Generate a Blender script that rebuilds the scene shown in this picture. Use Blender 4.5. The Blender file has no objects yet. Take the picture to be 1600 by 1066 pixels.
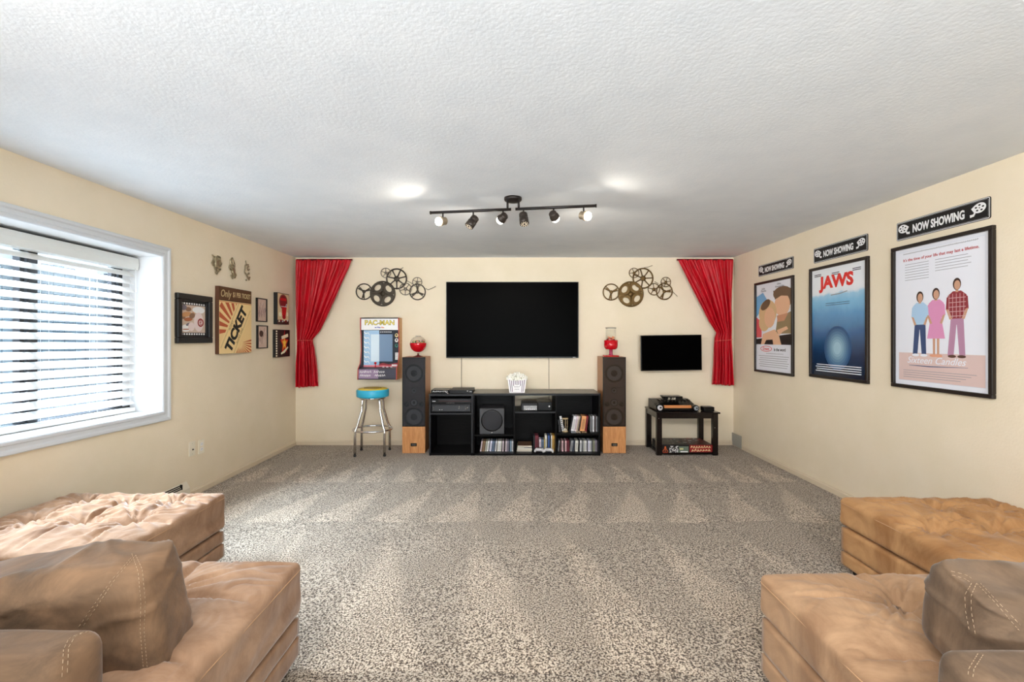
import bpy, bmesh, math, random
from mathutils import Vector, Matrix, noise
random.seed(7)
PI = math.pi
SC = bpy.context.scene
COL = SC.collection
F = 711.0            # focal length in pixels of a 1600 px wide frame
CX, CY = 800.0, 528.0
CH = 1.396           # eye height
XL, XR, YB, ZC, YF = -2.817, 2.883, 5.925, 2.442, -2.6   # room shell

# ------------------------------------------------------------------ camera, sky, lights, exposure
cam_d = bpy.data.cameras.new('camera')
cam_d.sensor_width = 36.0
cam_d.lens = 36.0 * F / 1600.0
cam_d.shift_y = -5.0 / 1600.0
cam_d.clip_start = 0.02
cam = bpy.data.objects.new('camera', cam_d)
COL.objects.link(cam)
cam.location = (0, 0, CH)
cam.rotation_euler = (PI / 2, 0, 0)
SC.camera = cam
SC.view_settings.view_transform = 'Standard'
SC.view_settings.look = 'None'
SC.view_settings.gamma = 1.0
SC.view_settings.use_curve_mapping = False
SC.view_settings.exposure = 0.40

world = bpy.data.worlds.new('sky')
SC.world = world
world.use_nodes = True
wn = world.node_tree
wn.nodes.clear()
wo = wn.nodes.new('ShaderNodeOutputWorld')
wb = wn.nodes.new('ShaderNodeBackground')
wr = wn.nodes.new('ShaderNodeValToRGB')
wx = wn.nodes.new('ShaderNodeSeparateXYZ')
wc = wn.nodes.new('ShaderNodeTexCoord')
wn.links.new(wc.outputs['Generated'], wx.inputs[0])
wn.links.new(wx.outputs['Z'], wr.inputs[0])
wr.color_ramp.elements[0].position = 0.0
wr.color_ramp.elements[0].color = (0.62, 0.74, 0.86, 1)
wr.color_ramp.elements[1].position = 0.6
wr.color_ramp.elements[1].color = (0.20, 0.42, 0.78, 1)
wn.links.new(wr.outputs[0], wb.inputs[0])
wb.inputs[1].default_value = 1.1
wn.links.new(wb.outputs[0], wo.inputs[0])

def area(name, loc, aim, sx, sy, power, col, spread=180):
    d = bpy.data.lights.new(name, 'AREA')
    d.shape = 'RECTANGLE'
    d.size, d.size_y, d.energy, d.color = sx, sy, power, col
    d.spread = math.radians(spread)
    o = bpy.data.objects.new(name, d)
    COL.objects.link(o)
    o.location = loc
    v = Vector(aim) - Vector(loc)
    o.rotation_euler = v.to_track_quat('-Z', 'Y').to_euler()
    return o
# daylight falling through the window from the open sky outside
area('window_daylight', (-4.1, 2.9, 3.3), (-2.9, 2.9, 1.45), 2.4, 1.6, 1650, (0.68, 0.84, 1.0))
# unseen fill lamps added behind the camera to brighten walls and ceiling
area('rear_fill_light', (-0.3, -0.25, 2.25), (1.8, 4.2, 1.25), 4.2, 0.3, 66, (1.0, 0.98, 0.96), 140)
area('ceiling_fill_light', (0.2, -1.7, 1.3), (0.2, 3.4, 2.60), 3.8, 1.0, 4, (0.84, 0.93, 1.0), 150)  # added fill, tilted up at the ceiling
area('far_fill_light', (0.2, -1.9, 0.95), (0.2, 4.6, 2.45), 3.8, 0.6, 40, (0.86, 0.94, 1.0), 90)  # added low fill for the far ceiling and back wall

# ------------------------------------------------------------------ helpers
def lin(c):
    def f(v):
        v /= 255.0
        return v / 12.92 if v <= 0.04045 else ((v + 0.055) / 1.055) ** 2.4
    return (f(c[0]), f(c[1]), f(c[2]), 1.0)

MATS = {}
def mat(name, col, rough=0.6, metal=0.0, spec=0.5, sheen=0.0, emit=0.0, trans=0.0, alpha=1.0, coat=0.0, ior=1.45):
    if name in MATS:
        return MATS[name]
    m = bpy.data.materials.new(name)
    m.use_nodes = True
    b = m.node_tree.nodes['Principled BSDF']
    b.inputs['Base Color'].default_value = lin(col)
    b.inputs['Roughness'].default_value = rough
    b.inputs['Metallic'].default_value = metal
    b.inputs['Specular IOR Level'].default_value = spec
    b.inputs['IOR'].default_value = ior
    b.inputs['Sheen Weight'].default_value = sheen
    b.inputs['Sheen Roughness'].default_value = 0.4
    b.inputs['Transmission Weight'].default_value = trans
    b.inputs['Alpha'].default_value = alpha
    b.inputs['Coat Weight'].default_value = coat
    if emit:
        b.inputs['Emission Color'].default_value = lin(col)
        b.inputs['Emission Strength'].default_value = emit
    MATS[name] = m
    return m

def nd(m, t, **kw):
    n = m.node_tree.nodes.new(t)
    for k, v in kw.items():
        if k.startswith('i_'):
            n.inputs[k[2:]].default_value = v
        else:
            setattr(n, k, v)
    return n
def lk(m, a, b):
    m.node_tree.links.new(a, b)
def bsdf(m):
    return m.node_tree.nodes['Principled BSDF']

def noisy(m, c1, c2, scale=5.0, detail=4.0, rough=0.6, stretch=(1, 1, 1), lo=0.3, hi=0.7, bump=0.0, bscale=None, dist=0.0, bdist=0.01):
    """two-tone noise colour and a noise bump in object space"""
    tc = nd(m, 'ShaderNodeTexCoord')
    mp = nd(m, 'ShaderNodeMapping')
    mp.inputs['Scale'].default_value = stretch
    lk(m, tc.outputs['Object'], mp.inputs[0])
    n = nd(m, 'ShaderNodeTexNoise')
    n.inputs['Scale'].default_value = scale
    n.inputs['Detail'].default_value = detail
    n.inputs['Roughness'].default_value = rough
    n.inputs['Distortion'].default_value = dist
    lk(m, mp.outputs[0], n.inputs['Vector'])
    r = nd(m, 'ShaderNodeValToRGB')
    r.color_ramp.elements[0].position = lo
    r.color_ramp.elements[0].color = lin(c1)
    r.color_ramp.elements[1].position = hi
    r.color_ramp.elements[1].color = lin(c2)
    lk(m, n.outputs[0], r.inputs[0])
    lk(m, r.outputs[0], bsdf(m).inputs['Base Color'])
    if bump:
        n2 = nd(m, 'ShaderNodeTexNoise')
        n2.inputs['Scale'].default_value = bscale or scale
        n2.inputs['Detail'].default_value = 4
        lk(m, mp.outputs[0], n2.inputs['Vector'])
        b = nd(m, 'ShaderNodeBump')
        b.inputs['Strength'].default_value = bump
        b.inputs['Distance'].default_value = bdist
        lk(m, n2.outputs[0], b.inputs['Height'])
        lk(m, b.outputs[0], bsdf(m).inputs['Normal'])
    return m

class MB:
    """collects faces in local coordinates and links them as ONE mesh"""
    def __init__(s):
        s.v, s.f, s.m, s.sm = [], [], [], []
    def add(s, vs, fs, mi=0, smooth=False):
        o = len(s.v)
        s.v += [tuple(p) for p in vs]
        for f in fs:
            s.f.append([i + o for i in f]); s.m.append(mi); s.sm.append(smooth)
        return s
    def box(s, x0, x1, y0, y1, z0, z1, mi=0, M=None):
        vs = [(x, y, z) for z in (z0, z1) for y in (y0, y1) for x in (x0, x1)]
        if M is not None: vs = [M @ Vector(p) for p in vs]
        return s.add(vs, [(0, 2, 3, 1), (4, 5, 7, 6), (0, 1, 5, 4), (2, 6, 7, 3), (0, 4, 6, 2), (1, 3, 7, 5)], mi)
    def prism(s, pts, z0, z1, mi=0, M=None):
        """pts: outline in local xy, counter-clockwise"""
        n = len(pts)
        vs = [(p[0], p[1], z0) for p in pts] + [(p[0], p[1], z1) for p in pts]
        if M is not None: vs = [M @ Vector(p) for p in vs]
        fs = [list(range(n))[::-1], list(range(n, 2 * n))]
        fs += [(i, (i + 1) % n, (i + 1) % n + n, i + n) for i in range(n)]
        return s.add(vs, fs, mi)
    def flat(s, pts, z, mi=0):
        z += 1.2e-5 * (len(s.f) % 15)
        return s.add([(p[0], p[1], z) for p in pts], [list(range(len(pts)))], mi)
    def rect(s, x0, x1, y0, y1, z, mi=0):
        return s.flat([(x0, y0), (x1, y0), (x1, y1), (x0, y1)], z, mi)
    def ell(s, cx, cy, rx, ry, z, mi=0, n=20, rot=0, a0=0, a1=2 * PI):
        full = abs(a1 - a0 - 2 * PI) < 1e-6
        k = n if full else n + 1
        pts = []
        for i in range(k):
            a = a0 + (a1 - a0) * i / n
            x, y = rx * math.cos(a), ry * math.sin(a)
            pts.append((cx + x * math.cos(rot) - y * math.sin(rot), cy + x * math.sin(rot) + y * math.cos(rot)))
        return s.flat(pts, z, mi)
    def strip(s, pts, w, z, mi=0):
        """flat ribbon along a 2-D path"""
        L = []
        for i, p in enumerate(pts):
            a = pts[max(i - 1, 0)]; b = pts[min(i + 1, len(pts) - 1)]
            dx, dy = b[0] - a[0], b[1] - a[1]
            l = math.hypot(dx, dy) or 1
            ww = w[i] if isinstance(w, (list, tuple)) else w
            L.append(((p[0] + dy / l * ww / 2, p[1] - dx / l * ww / 2), (p[0] - dy / l * ww / 2, p[1] + dx / l * ww / 2)))
        for (a, b), (c, d) in zip(L, L[1:]):
            s.flat([a, c, d, b], z, mi)
        return s
    def tube(s, path, r, seg=8, mi=0, caps=True, closed=False):
        P = [Vector(p) for p in path]
        n = len(P)
        o = []
        up = Vector((0, 0, 1))
        last = None
        for i in range(n):
            if closed:
                t = (P[(i + 1) % n] - P[i - 1])
            else:
                t = P[min(i + 1, n - 1)] - P[max(i - 1, 0)]
            t.normalize()
            if last is None:
                a = t.cross(up if abs(t.z) < 0.9 else Vector((1, 0, 0))).normalized()
            else:
                a = (last - t * last.dot(t)).normalized()
            last = a
            b = t.cross(a)
            rr = r[i] if isinstance(r, (list, tuple)) else r
            for k in range(seg):
                g = 2 * PI * k / seg
                o.append(P[i] + (a * math.cos(g) + b * math.sin(g)) * rr)
        fs = []
        for i in range(n if closed else n - 1):
            for k in range(seg):
                A = i * seg + k; B = i * seg + (k + 1) % seg
                j = (i + 1) % n
                C = j * seg + (k + 1) % seg; D = j * seg + k
                fs.append((A, B, C, D))
        if caps and not closed:
            fs.append(tuple(range(seg))[::-1]); fs.append(tuple(range((n - 1) * seg, n * seg)))
        return s.add(o, fs, mi, True)
    def lathe(s, prof, M=None, seg=24, mi=0, smooth=True, a1=2 * PI):
        """prof: (radius, z) from bottom to top, about local z"""
        vs = []
        for r, z in prof:
            for k in range(seg):
                g = a1 * k / seg
                vs.append(Vector((max(r, 1e-5) * math.cos(g), max(r, 1e-5) * math.sin(g), z)))
        if M is not None: vs = [M @ p for p in vs]
        fs = []
        for i in range(len(prof) - 1):
            for k in range(seg):
                fs.append((i * seg + k, i * seg + (k + 1) % seg, (i + 1) * seg + (k + 1) % seg, (i + 1) * seg + k))
        return s.add(vs, fs, mi, smooth)
    def build(s, name, mats, parent=None, bevel=0.0, loc=None, rot=None, bseg=2):
        me = bpy.data.meshes.new(name)
        me.from_pydata(s.v, [], s.f)
        if not isinstance(mats, (list, tuple)): mats = [mats]
        for m in mats: me.materials.append(m)
        for i, p in enumerate(me.polygons):
            p.material_index = s.m[i]; p.use_smooth = s.sm[i]
        me.update()
        o = bpy.data.objects.new(name, me)
        COL.objects.link(o)
        if parent is not None: o.parent = parent
        if loc is not None: o.location = loc
        if rot is not None: o.rotation_euler = rot
        if bevel:
            bv = o.modifiers.new('bevel', 'BEVEL')
            bv.width = bevel; bv.segments = bseg; bv.limit_method = 'ANGLE'; bv.angle_limit = 0.6
        return o

def tag(o, label, cat, group=None, kind=None):
    if label: o['label'] = label
    if cat: o['category'] = cat
    if group: o['group'] = group
    if kind: o['kind'] = kind
    return o
def thing(name, label, cat, loc=(0, 0, 0), rz=0.0, group=None, M=None):
    o = bpy.data.objects.new(name, None)
    o.empty_display_size = 0.1
    COL.objects.link(o)
    if M is not None: o.matrix_world = M
    else:
        o.location = loc; o.rotation_euler = (0, 0, rz)
    return tag(o, label, cat, group)
def struct(o):
    o['kind'] = 'structure'
    return o
def shade(o):
    for p in o.data.polygons: p.use_smooth = True
    return o
def X(px, D): return (px - CX) / F * D
def Z(py, D): return CH + (CY - py) / F * D
def yl(px): return F * -XL / (CX - px)      # depth of a pixel column on the window wall
def yr(px): return F * XR / (px - CX)       # the same on the poster wall
def wallM(which, a, z, off=0.0):
    """local frame: x along the wall (picture's left to right), y up, z out of the wall; origin at depth/abscissa a and height z"""
    if which == 'L': u, n, o = Vector((0, 1, 0)), Vector((1, 0, 0)), Vector((XL + off, a, z))
    elif which == 'R': u, n, o = Vector((0, -1, 0)), Vector((-1, 0, 0)), Vector((XR - off, a, z))
    else: u, n, o = Vector((1, 0, 0)), Vector((0, -1, 0)), Vector((a, YB - off, z))
    v = Vector((0, 0, 1))
    return Matrix(((u.x, v.x, n.x, o.x), (u.y, v.y, n.y, o.y), (u.z, v.z, n.z, o.z), (0, 0, 0, 1)))
def text(name, body, size, m, parent, x=0, y=0, z=0, sx=1.0, align='CENTER', ext=0.0004, rot=0.0, shear=0.0, bold=0.0, rot3=None, fit=None):
    c = bpy.data.curves.new(name, 'FONT')
    c.body = body; c.size = size; c.align_x = align; c.align_y = 'CENTER'
    c.extrude = ext; c.shear = shear; c.offset = bold; c.resolution_u = 3
    t = bpy.data.objects.new('tmp', c)
    me = bpy.data.meshes.new_from_object(t)
    bpy.data.objects.remove(t)
    me.name = name
    me.materials.clear(); me.materials.append(m)
    o = bpy.data.objects.new(name, me)
    COL.objects.link(o)
    o.parent = parent
    o.location = (x, y, z)
    if fit:
        xs = [v.co.x for v in me.vertices]; sx = fit / (max(xs) - min(xs))
    o.scale = (sx, 1, 1)
    o.rotation_euler = rot3 if rot3 else (0, 0, rot)
    return o
def scribble(b, x0, x1, y, h, n, z, mi=0, seed=1):
    """lettering too small to read: a line of short uneven strokes"""
    rr = random.Random(seed); w = (x1 - x0) / n
    for k in range(n):
        x = x0 + k * w
        b.strip([(x, y - h * rr.uniform(.2, .5)), (x + w * .35, y + h * rr.uniform(.2, .5)), (x + w * .72, y - h * rr.uniform(.0, .4))], [w * .25, w * .42, w * .25], z, mi)
ORD = 'first second third fourth fifth sixth seventh eighth ninth tenth eleventh twelfth thirteenth fourteenth fifteenth sixteenth seventeenth eighteenth nineteenth twentieth twenty-first twenty-second twenty-third twenty-fourth twenty-fifth twenty-sixth twenty-seventh twenty-eighth twenty-ninth thirtieth'.split()

# ------------------------------------------------------------------ materials
M_wall = noisy(mat('wall_paint', (226, 213, 192), 0.75, spec=0.25), (235, 221, 194), (240, 226, 202), 3, bump=0.25, bscale=70, bdist=0.004)
M_ceil = noisy(mat('ceiling_texture', (232, 232, 232), 0.9, spec=0.2), (229, 234, 239), (236, 240, 244), 4, bump=0.24, bscale=62, bdist=0.006)
M_white = mat('white_trim', (238, 239, 240), 0.35)
M_base = mat('baseboard_paint', (222, 206, 180), 0.5)
M_slat = mat('blind_slat', (244, 244, 242), 0.45)
bsdf(M_slat).inputs['Subsurface Weight'].default_value = 0.0
M_rail = mat('blind_rail', (226, 228, 224), 0.4)
M_bronze_frame = mat('dark_window_frame', (38, 38, 40), 0.4)
M_black = mat('black_plastic', (8, 8, 9), 0.3, spec=0.3)
M_blacksatin = mat('black_satin_plastic', (22, 22, 24), 0.5)
M_screen = mat('tv_screen', (1, 1, 1), 0.3, spec=0.015)
M_chrome = mat('chrome', (225, 225, 228), 0.14, 1.0)
M_steel = mat('brushed_steel', (170, 168, 165), 0.35, 1.0)
M_red = mat('glossy_red', (200, 10, 25), 0.25)
M_tan = mat('tan_cable', (190, 172, 140), 0.6)
M_paper = mat('paper_white', (240, 240, 240), 0.6)
M_ink = mat('ink_black', (18, 16, 15), 0.6)

def pane_mat():
    m = bpy.data.materials.new('window_glass')
    m.use_nodes = True
    nt = m.node_tree; nt.nodes.clear()
    o = nt.nodes.new('ShaderNodeOutputMaterial'); mx = nt.nodes.new('ShaderNodeMixShader')
    t = nt.nodes.new('ShaderNodeBsdfTransparent'); g = nt.nodes.new('ShaderNodeBsdfGlossy')
    g.inputs['Roughness'].default_value = 0.05
    mx.inputs[0].default_value = 0.08
    nt.links.new(t.outputs[0], mx.inputs[1]); nt.links.new(g.outputs[0], mx.inputs[2]); nt.links.new(mx.outputs[0], o.inputs[0])
    return m
M_pane = pane_mat()
def clear_mat(name, tint, gl=0.12, rough=0.05, face=0.0, dcol=(30, 28, 28)):
    """thin clear glass or sheer cloth: transparent with a gloss and an optional diffuse share"""
    m = bpy.data.materials.new(name)
    m.use_nodes = True
    nt = m.node_tree; nt.nodes.clear()
    o = nt.nodes.new('ShaderNodeOutputMaterial'); mx = nt.nodes.new('ShaderNodeMixShader')
    t = nt.nodes.new('ShaderNodeBsdfTransparent'); t.inputs[0].default_value = tint
    g = nt.nodes.new('ShaderNodeBsdfGlossy' if not face else 'ShaderNodeBsdfDiffuse')
    if not face: g.inputs['Roughness'].default_value = rough
    else: g.inputs[0].default_value = lin(dcol)
    if not face:
        fr = nt.nodes.new('ShaderNodeLayerWeight'); fr.inputs[0].default_value = 0.12
        nt.links.new(fr.outputs['Facing'], mx.inputs[0])
    else:
        mx.inputs[0].default_value = face
    nt.links.new(t.outputs[0], mx.inputs[1]); nt.links.new(g.outputs[0], mx.inputs[2]); nt.links.new(mx.outputs[0], o.inputs[0])
    return m

def carpet_mat():
    m = mat('carpet_pile', (170, 155, 135), 0.95, spec=0.1, sheen=0.25)
    bsdf(m).inputs['Sheen Roughness'].default_value = 0.5
    tc = nd(m, 'ShaderNodeTexCoord')
    n = nd(m, 'ShaderNodeTexNoise'); n.inputs['Scale'].default_value = 112; n.inputs['Detail'].default_value = 2.5; n.inputs['Roughness'].default_value = 0.7
    lk(m, tc.outputs['Object'], n.inputs['Vector'])
    r = nd(m, 'ShaderNodeValToRGB')
    e = r.color_ramp.elements
    e[0].position = 0.42; e[0].color = lin((66, 48, 33))
    e[1].position = 0.565; e[1].color = lin((246, 229, 206))
    k = e.new(0.48); k.color = lin((168, 146, 122))
    lk(m, n.outputs[0], r.inputs[0])
    # vacuum strokes: rows of triangles where the pile leans the other way
    sp = nd(m, 'ShaderNodeSeparateXYZ'); lk(m, tc.outputs['Object'], sp.inputs[0])
    wob = nd(m, 'ShaderNodeTexNoise'); wob.inputs['Scale'].default_value = 1.6; wob.inputs['Detail'].default_value = 3
    lk(m, tc.outputs['Object'], wob.inputs['Vector'])
    def mth(op, a, b=None, c=None):
        q = nd(m, 'ShaderNodeMath', operation=op)
        for i, v in enumerate((a, b, c)):
            if v is None: continue
            if hasattr(v, 'links'): lk(m, v, q.inputs[i])
            else: q.inputs[i].default_value = v
        return q.outputs[0]
    xw = mth('ADD', sp.outputs['X'], mth('MULTIPLY', mth('SUBTRACT', wob.outputs[0], 0.5), 0.22))
    yw = mth('ADD', sp.outputs['Y'], mth('MULTIPLY', mth('SUBTRACT', wob.outputs[0], 0.5), 0.15))
    tot = None
    for (y0, y1, per, skew, k) in ((4.40, 5.15, 0.31, 0.0, 0.95), (3.45, 4.40, 0.46, 0.55, 0.9), (1.9, 3.45, 0.62, -0.5, 0.7), (-0.5, 1.9, 0.8, 0.3, 0.6)):
        t = mth('DIVIDE', mth('SUBTRACT', y1, yw), y1 - y0)            # 0 far edge, 1 near edge
        inb = mth('MULTIPLY', mth('GREATER_THAN', t, 0.0), mth('LESS_THAN', t, 1.0))
        ph = mth('FRACT', mth('ADD', mth('DIVIDE', xw, per), mth('MULTIPLY', t, skew)))
        d = mth('ABSOLUTE', mth('SUBTRACT', ph, 0.5))
        edge = mth('MULTIPLY', mth('SUBTRACT', mth('MULTIPLY', t, 0.42), d), 9.0)
        tri = nd(m, 'ShaderNodeClamp'); lk(m, edge, tri.inputs[0])
        v = mth('MULTIPLY', mth('MULTIPLY', tri.outputs[0], inb), k)
        tot = v if tot is None else mth('ADD', tot, v)
    big = nd(m, 'ShaderNodeTexNoise'); big.inputs['Scale'].default_value = 2.6; big.inputs['Detail'].default_value = 3
    lk(m, tc.outputs['Object'], big.inputs['Vector'])
    lite = mth('ADD', mth('MULTIPLY', tot, 0.24), mth('ADD', 0.47, mth('MULTIPLY', big.outputs[0], 0.22)))
    hs = nd(m, 'ShaderNodeHueSaturation'); lk(m, r.outputs[0], hs.inputs['Color']); lk(m, lite, hs.inputs['Value'])
    lk(m, hs.outputs[0], bsdf(m).inputs['Base Color'])
    b = nd(m, 'ShaderNodeBump'); b.inputs['Strength'].default_value = 0.7; b.inputs['Distance'].default_value = 0.012
    lk(m, n.outputs[0], b.inputs['Height']); lk(m, b.outputs[0], bsdf(m).inputs['Normal'])
    return m
M_carpet = carpet_mat()

# ------------------------------------------------------------------ the room
b = MB(); nx, ny = 60, 90
def carpet_z(x, y): return 0.004 * noise.noise(Vector((x * 2.3, y * 2.3, 0)))
vs = [(XL - .02 + (XR - XL + .04) * i / nx, YF + (YB - YF + .02) * j / ny, 0) for j in range(ny + 1) for i in range(nx + 1)]
vs = [(x, y, min(0.0, carpet_z(x, y) - 0.002)) for x, y, z in vs]
fs = [(j * (nx + 1) + i, j * (nx + 1) + i + 1, (j + 1) * (nx + 1) + i + 1, (j + 1) * (nx + 1) + i) for j in range(ny) for i in range(nx)]
b.add(vs, fs, 0, True)
b.box(XL - .3, XR + .1, YF - .1, YB + .1, -.12, -.03)
struct(b.build('floor', M_carpet))
struct(MB().box(XL - .34, XR + .12, YF - .12, YB + .12, ZC, ZC + .12).build('ceiling', M_ceil))
struct(MB().box(XL - .34, XR + .12, YB, YB + .12, -.03, ZC).build('wall_back', M_wall))
struct(MB().box(XR, XR + .12, YF, YB, -.03, ZC).build('wall_right', M_wall))
struct(MB().box(XL - .34, XR + .12, YF - .12, YF, -.03, ZC).build('wall_rear', M_wall))
# window wall, thick, with a hole
WY0, WY1, WZ0, WZ1 = 2.05, 3.655, 0.805, 2.049
hy0, hy1, hz0, hz1 = WY0 - .03, WY1 + .03, WZ0 - .03, WZ1 + .05
b = MB()
xo = XL - .34
b.box(xo, XL, YF, hy0, -.03, ZC); b.box(xo, XL, hy1, YB, -.03, ZC)
b.box(xo, XL, hy0, hy1, -.03, hz0); b.box(xo, XL, hy0, hy1, hz1, ZC)
struct(b.build('wall_left', M_wall))

def base_profile(t=0.014, h=0.062):
    return [(0, 0), (t, 0), (t, h * .70), (t * .55, h * .82), (t * .45, h * .95), (0, h)]
def baseboard(name, M, L):
    b = MB()
    pr = base_profile()
    n = len(pr)
    vs = [M @ Vector((s, p[1], p[0])) for s in (0, L) for p in pr]
    fs = [(i, (i + 1) % n, (i + 1) % n + n, i + n) for i in range(n)] + [list(range(n))[::-1], list(range(n, 2 * n))]
    b.add(vs, fs)
    return struct(b.build(name, M_base))
baseboard('baseboard_back', wallM('B', XL, 0), XR - XL)
baseboard('baseboard_left', wallM('L', YF, 0), YB - YF)
baseboard('baseboard_right', wallM('R', YB, 0), YB - YF)

# window_1: jamb liner, moulded casing, dark sash bars, panes
def sh(y): return -(y - WY1) * 0.014
win = bpy.data.objects.new('window_1', None); COL.objects.link(win); struct(win)
DEP = 0.30
b = MB()
def board(b, ya, za, yb, zb, nyy, nzz, t=.02):
    # jamb board from (ya,za) to (yb,zb), thickness going outwards along (nyy,nzz)
    x0, x1 = XL - DEP, XL
    P = [(ya, za), (yb, zb), (yb + nyy * t, zb + nzz * t), (ya + nyy * t, za + nzz * t)]
    vs = [(x, p[0], p[1]) for x in (x0, x1) for p in P]
    b.add(vs, [(0, 1, 2, 3), (7, 6, 5, 4), (0, 4, 5, 1), (1, 5, 6, 2), (2, 6, 7, 3), (3, 7, 4, 0)])
c0, c1, c2, c3 = (WY0, WZ0 + sh(WY0)), (WY1, WZ0), (WY1, WZ1), (WY0, WZ1 + sh(WY0))
board(b, *c0, *c1, 0, -1); board(b, *c1, *c2, 1, 0); board(b, *c2, *c3, 0, 1); board(b, *c3, *c0, -1, 0)
b.build('window_jamb', M_white, win)
# casing, mitred, with a stepped profile (offset from opening, height off the wall)
prof = [(0, 0), (0, .010), (.008, .016), (.022, .017), (.028, .011), (.050, .013), (.060, .020), (.074, .022), (.080, .018), (.080, 0)]
b = MB()
cs = [c0, c1, c2, c3]; dirs = [(-1, -1), (1, -1), (1, 1), (-1, 1)]
vs = []
for (cy, cz), (dy, dz) in zip(cs, dirs):
    for (o, h) in prof: vs.append((XL + h, cy + dy * o, cz + dz * o))
n = len(prof); fs = []
for k in range(4):
    j = (k + 1) % 4
    for i in range(n - 1):
        fs.append((k * n + i, j * n + i, j * n + i + 1, k * n + i + 1))
b.add(vs, fs)
b.build('window_casing', mat('casing_paint', (214, 218, 222), 0.35), win)
xs0, xs1 = XL - DEP, XL - DEP + .05
b = MB()
b.box(xs0, xs1, WY0, WY1, WZ0, WZ0 + .05); b.box(xs0, xs1, WY0, WY1, WZ1 - .05, WZ1 + .02)
b.box(xs0, xs1, WY0, WY0 + .06, WZ0, WZ1); b.box(xs0, xs1 - .005, 3.555, 3.59, WZ0, WZ1)
b.box(xs0 + .01, xs1 - .01, 3.525, 3.542, WZ0, WZ1); b.box(xs0 + .01, xs1 - .01, 3.495, 3.515, WZ0, WZ1)
b.build('window_frame', M_bronze_frame, win, bevel=.002)
MB().box(xs0, xs1 - .004, 3.588, WY1 + .015, WZ0 + .0, WZ1).build('window_stop', M_white, win)
for (a0, a1) in ((2.838, 2.868), (2.884, 2.947)):
    MB().box(xs0, xs1 - .004, a0, a1, WZ0 + .05, WZ1 - .05).build('window_mullion', M_bronze_frame, win, bevel=.002)
for (a0, a1) in ((WY0 + .06, 2.838), (2.947, 3.495)):
    MB().box(xs0 + .02, xs0 + .024, a0, a1, WZ0 + .05, WZ1 - .05).build('window_pane', M_pane, win)
# what stands outside
M_out = noisy(mat('painted_fence', (150, 165, 172), 0.8), (70, 82, 90), (104, 118, 126), 3)
M_conc = noisy(mat('outside_concrete', (190, 190, 186), 0.9), (96, 98, 98), (120, 122, 120), 4)
struct(MB().box(-30, XL - .345, -12, 18, .25, .35).build('outside_ground', M_conc))
fence = thing('board_fence', 'pale grey blue board fence outside the window behind the blind', 'fence', (-6.0, 3, .35))
y = -3.5
while y < 5.4:
    MB().box(-.012, .012, y, y + .135, 0.0, 1.98 + .02 * math.sin(y * 7)).build('board', M_out, fence)
    y += .15
MB().box(-.06, -.02, -3.5, 5.5, .35, .44).build('rail', M_out, fence)
MB().box(-.06, -.02, -3.5, 5.5, 1.55, 1.64).build('rail', M_out, fence)

# blind
XBL = -3.045
blind = thing('window_blind', 'white faux wood slatted blind lowered inside the deep window recess', 'window blind', (XBL, 2.85, WZ0))
BY0, BY1 = WY0 + .01 - 2.85, WY1 - .012 - 2.85
def shb(y): return sh(y + 2.85)
def sheared(o):
    for v in o.data.vertices: v.co.z += shb(v.co.y)
    return o
b = MB()
b.prism([(-.03, 1.13), (.055, 1.13), (.062, 1.18), (.055, 1.225), (-.03, 1.225)], BY0, BY1, 0, Matrix(((1, 0, 0, 0), (0, 0, 1, 0), (0, 1, 0, 0), (0, 0, 0, 1))))
sheared(b.build('headrail', M_rail, blind, bevel=.003))
nsl = 17
for i in range(nsl):
    zc = .055 + (i + .5) * (1.13 - .055) / nsl
    t = math.radians(43); w = .0318
    b = MB(); ns = 6
    for e in range(2):
        pass
    ring = []
    for k in range(ns + 1):
        s_ = -w + 2 * w * k / ns
        crown = .0035 * (1 - (s_ / w) ** 2)
        ring.append((s_, crown + .0015))
    for k in range(ns, -1, -1):
        s_ = -w + 2 * w * k / ns
        crown = .0035 * (1 - (s_ / w) ** 2)
        ring.append((s_, crown - .0015))
    vs = []
    for yy in (BY0, BY1):
        for (s_, h_) in ring:
            # room-side edge low, outer edge high
            vs.append((s_ * math.cos(t) + h_ * math.sin(t), yy, zc - s_ * math.sin(t) + h_ * math.cos(t)))
    n = len(ring)
    fs = [(k, (k + 1) % n, (k + 1) % n + n, k + n) for k in range(n)] + [list(range(n))[::-1], list(range(n, 2 * n))]
    b.add(vs, fs, 0, False)
    sheared(b.build('slat', M_slat, blind))
sheared(MB().box(-.03, .032, BY0, BY1, .003, .036).build('bottom_rail', M_slat, blind, bevel=.006))
for yc in (2.30, 2.965, 3.31, 3.595):
    for dx in (-.027, .027):
        sheared(MB().tube([(dx, yc - 2.85, .03), (dx, yc - 2.85, .6), (dx, yc - 2.85, 1.14)], .0011, 4).build('ladder_cord', M_paper, blind))
sheared(MB().tube([(.06, 3.61 - 2.85, 1.14), (.062, 3.612 - 2.85, .98), (.06, 3.612 - 2.85, .95)], [.0012, .0012, .006], 6).build('pull_cord', M_white, blind))
sheared(MB().tube([(.06, 3.605 - 2.85, 1.14), (.062, 3.607 - 2.85, .55), (.06, 3.607 - 2.85, .52)], [.0012, .0012, .006], 6).build('pull_cord', M_white, blind))

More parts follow.
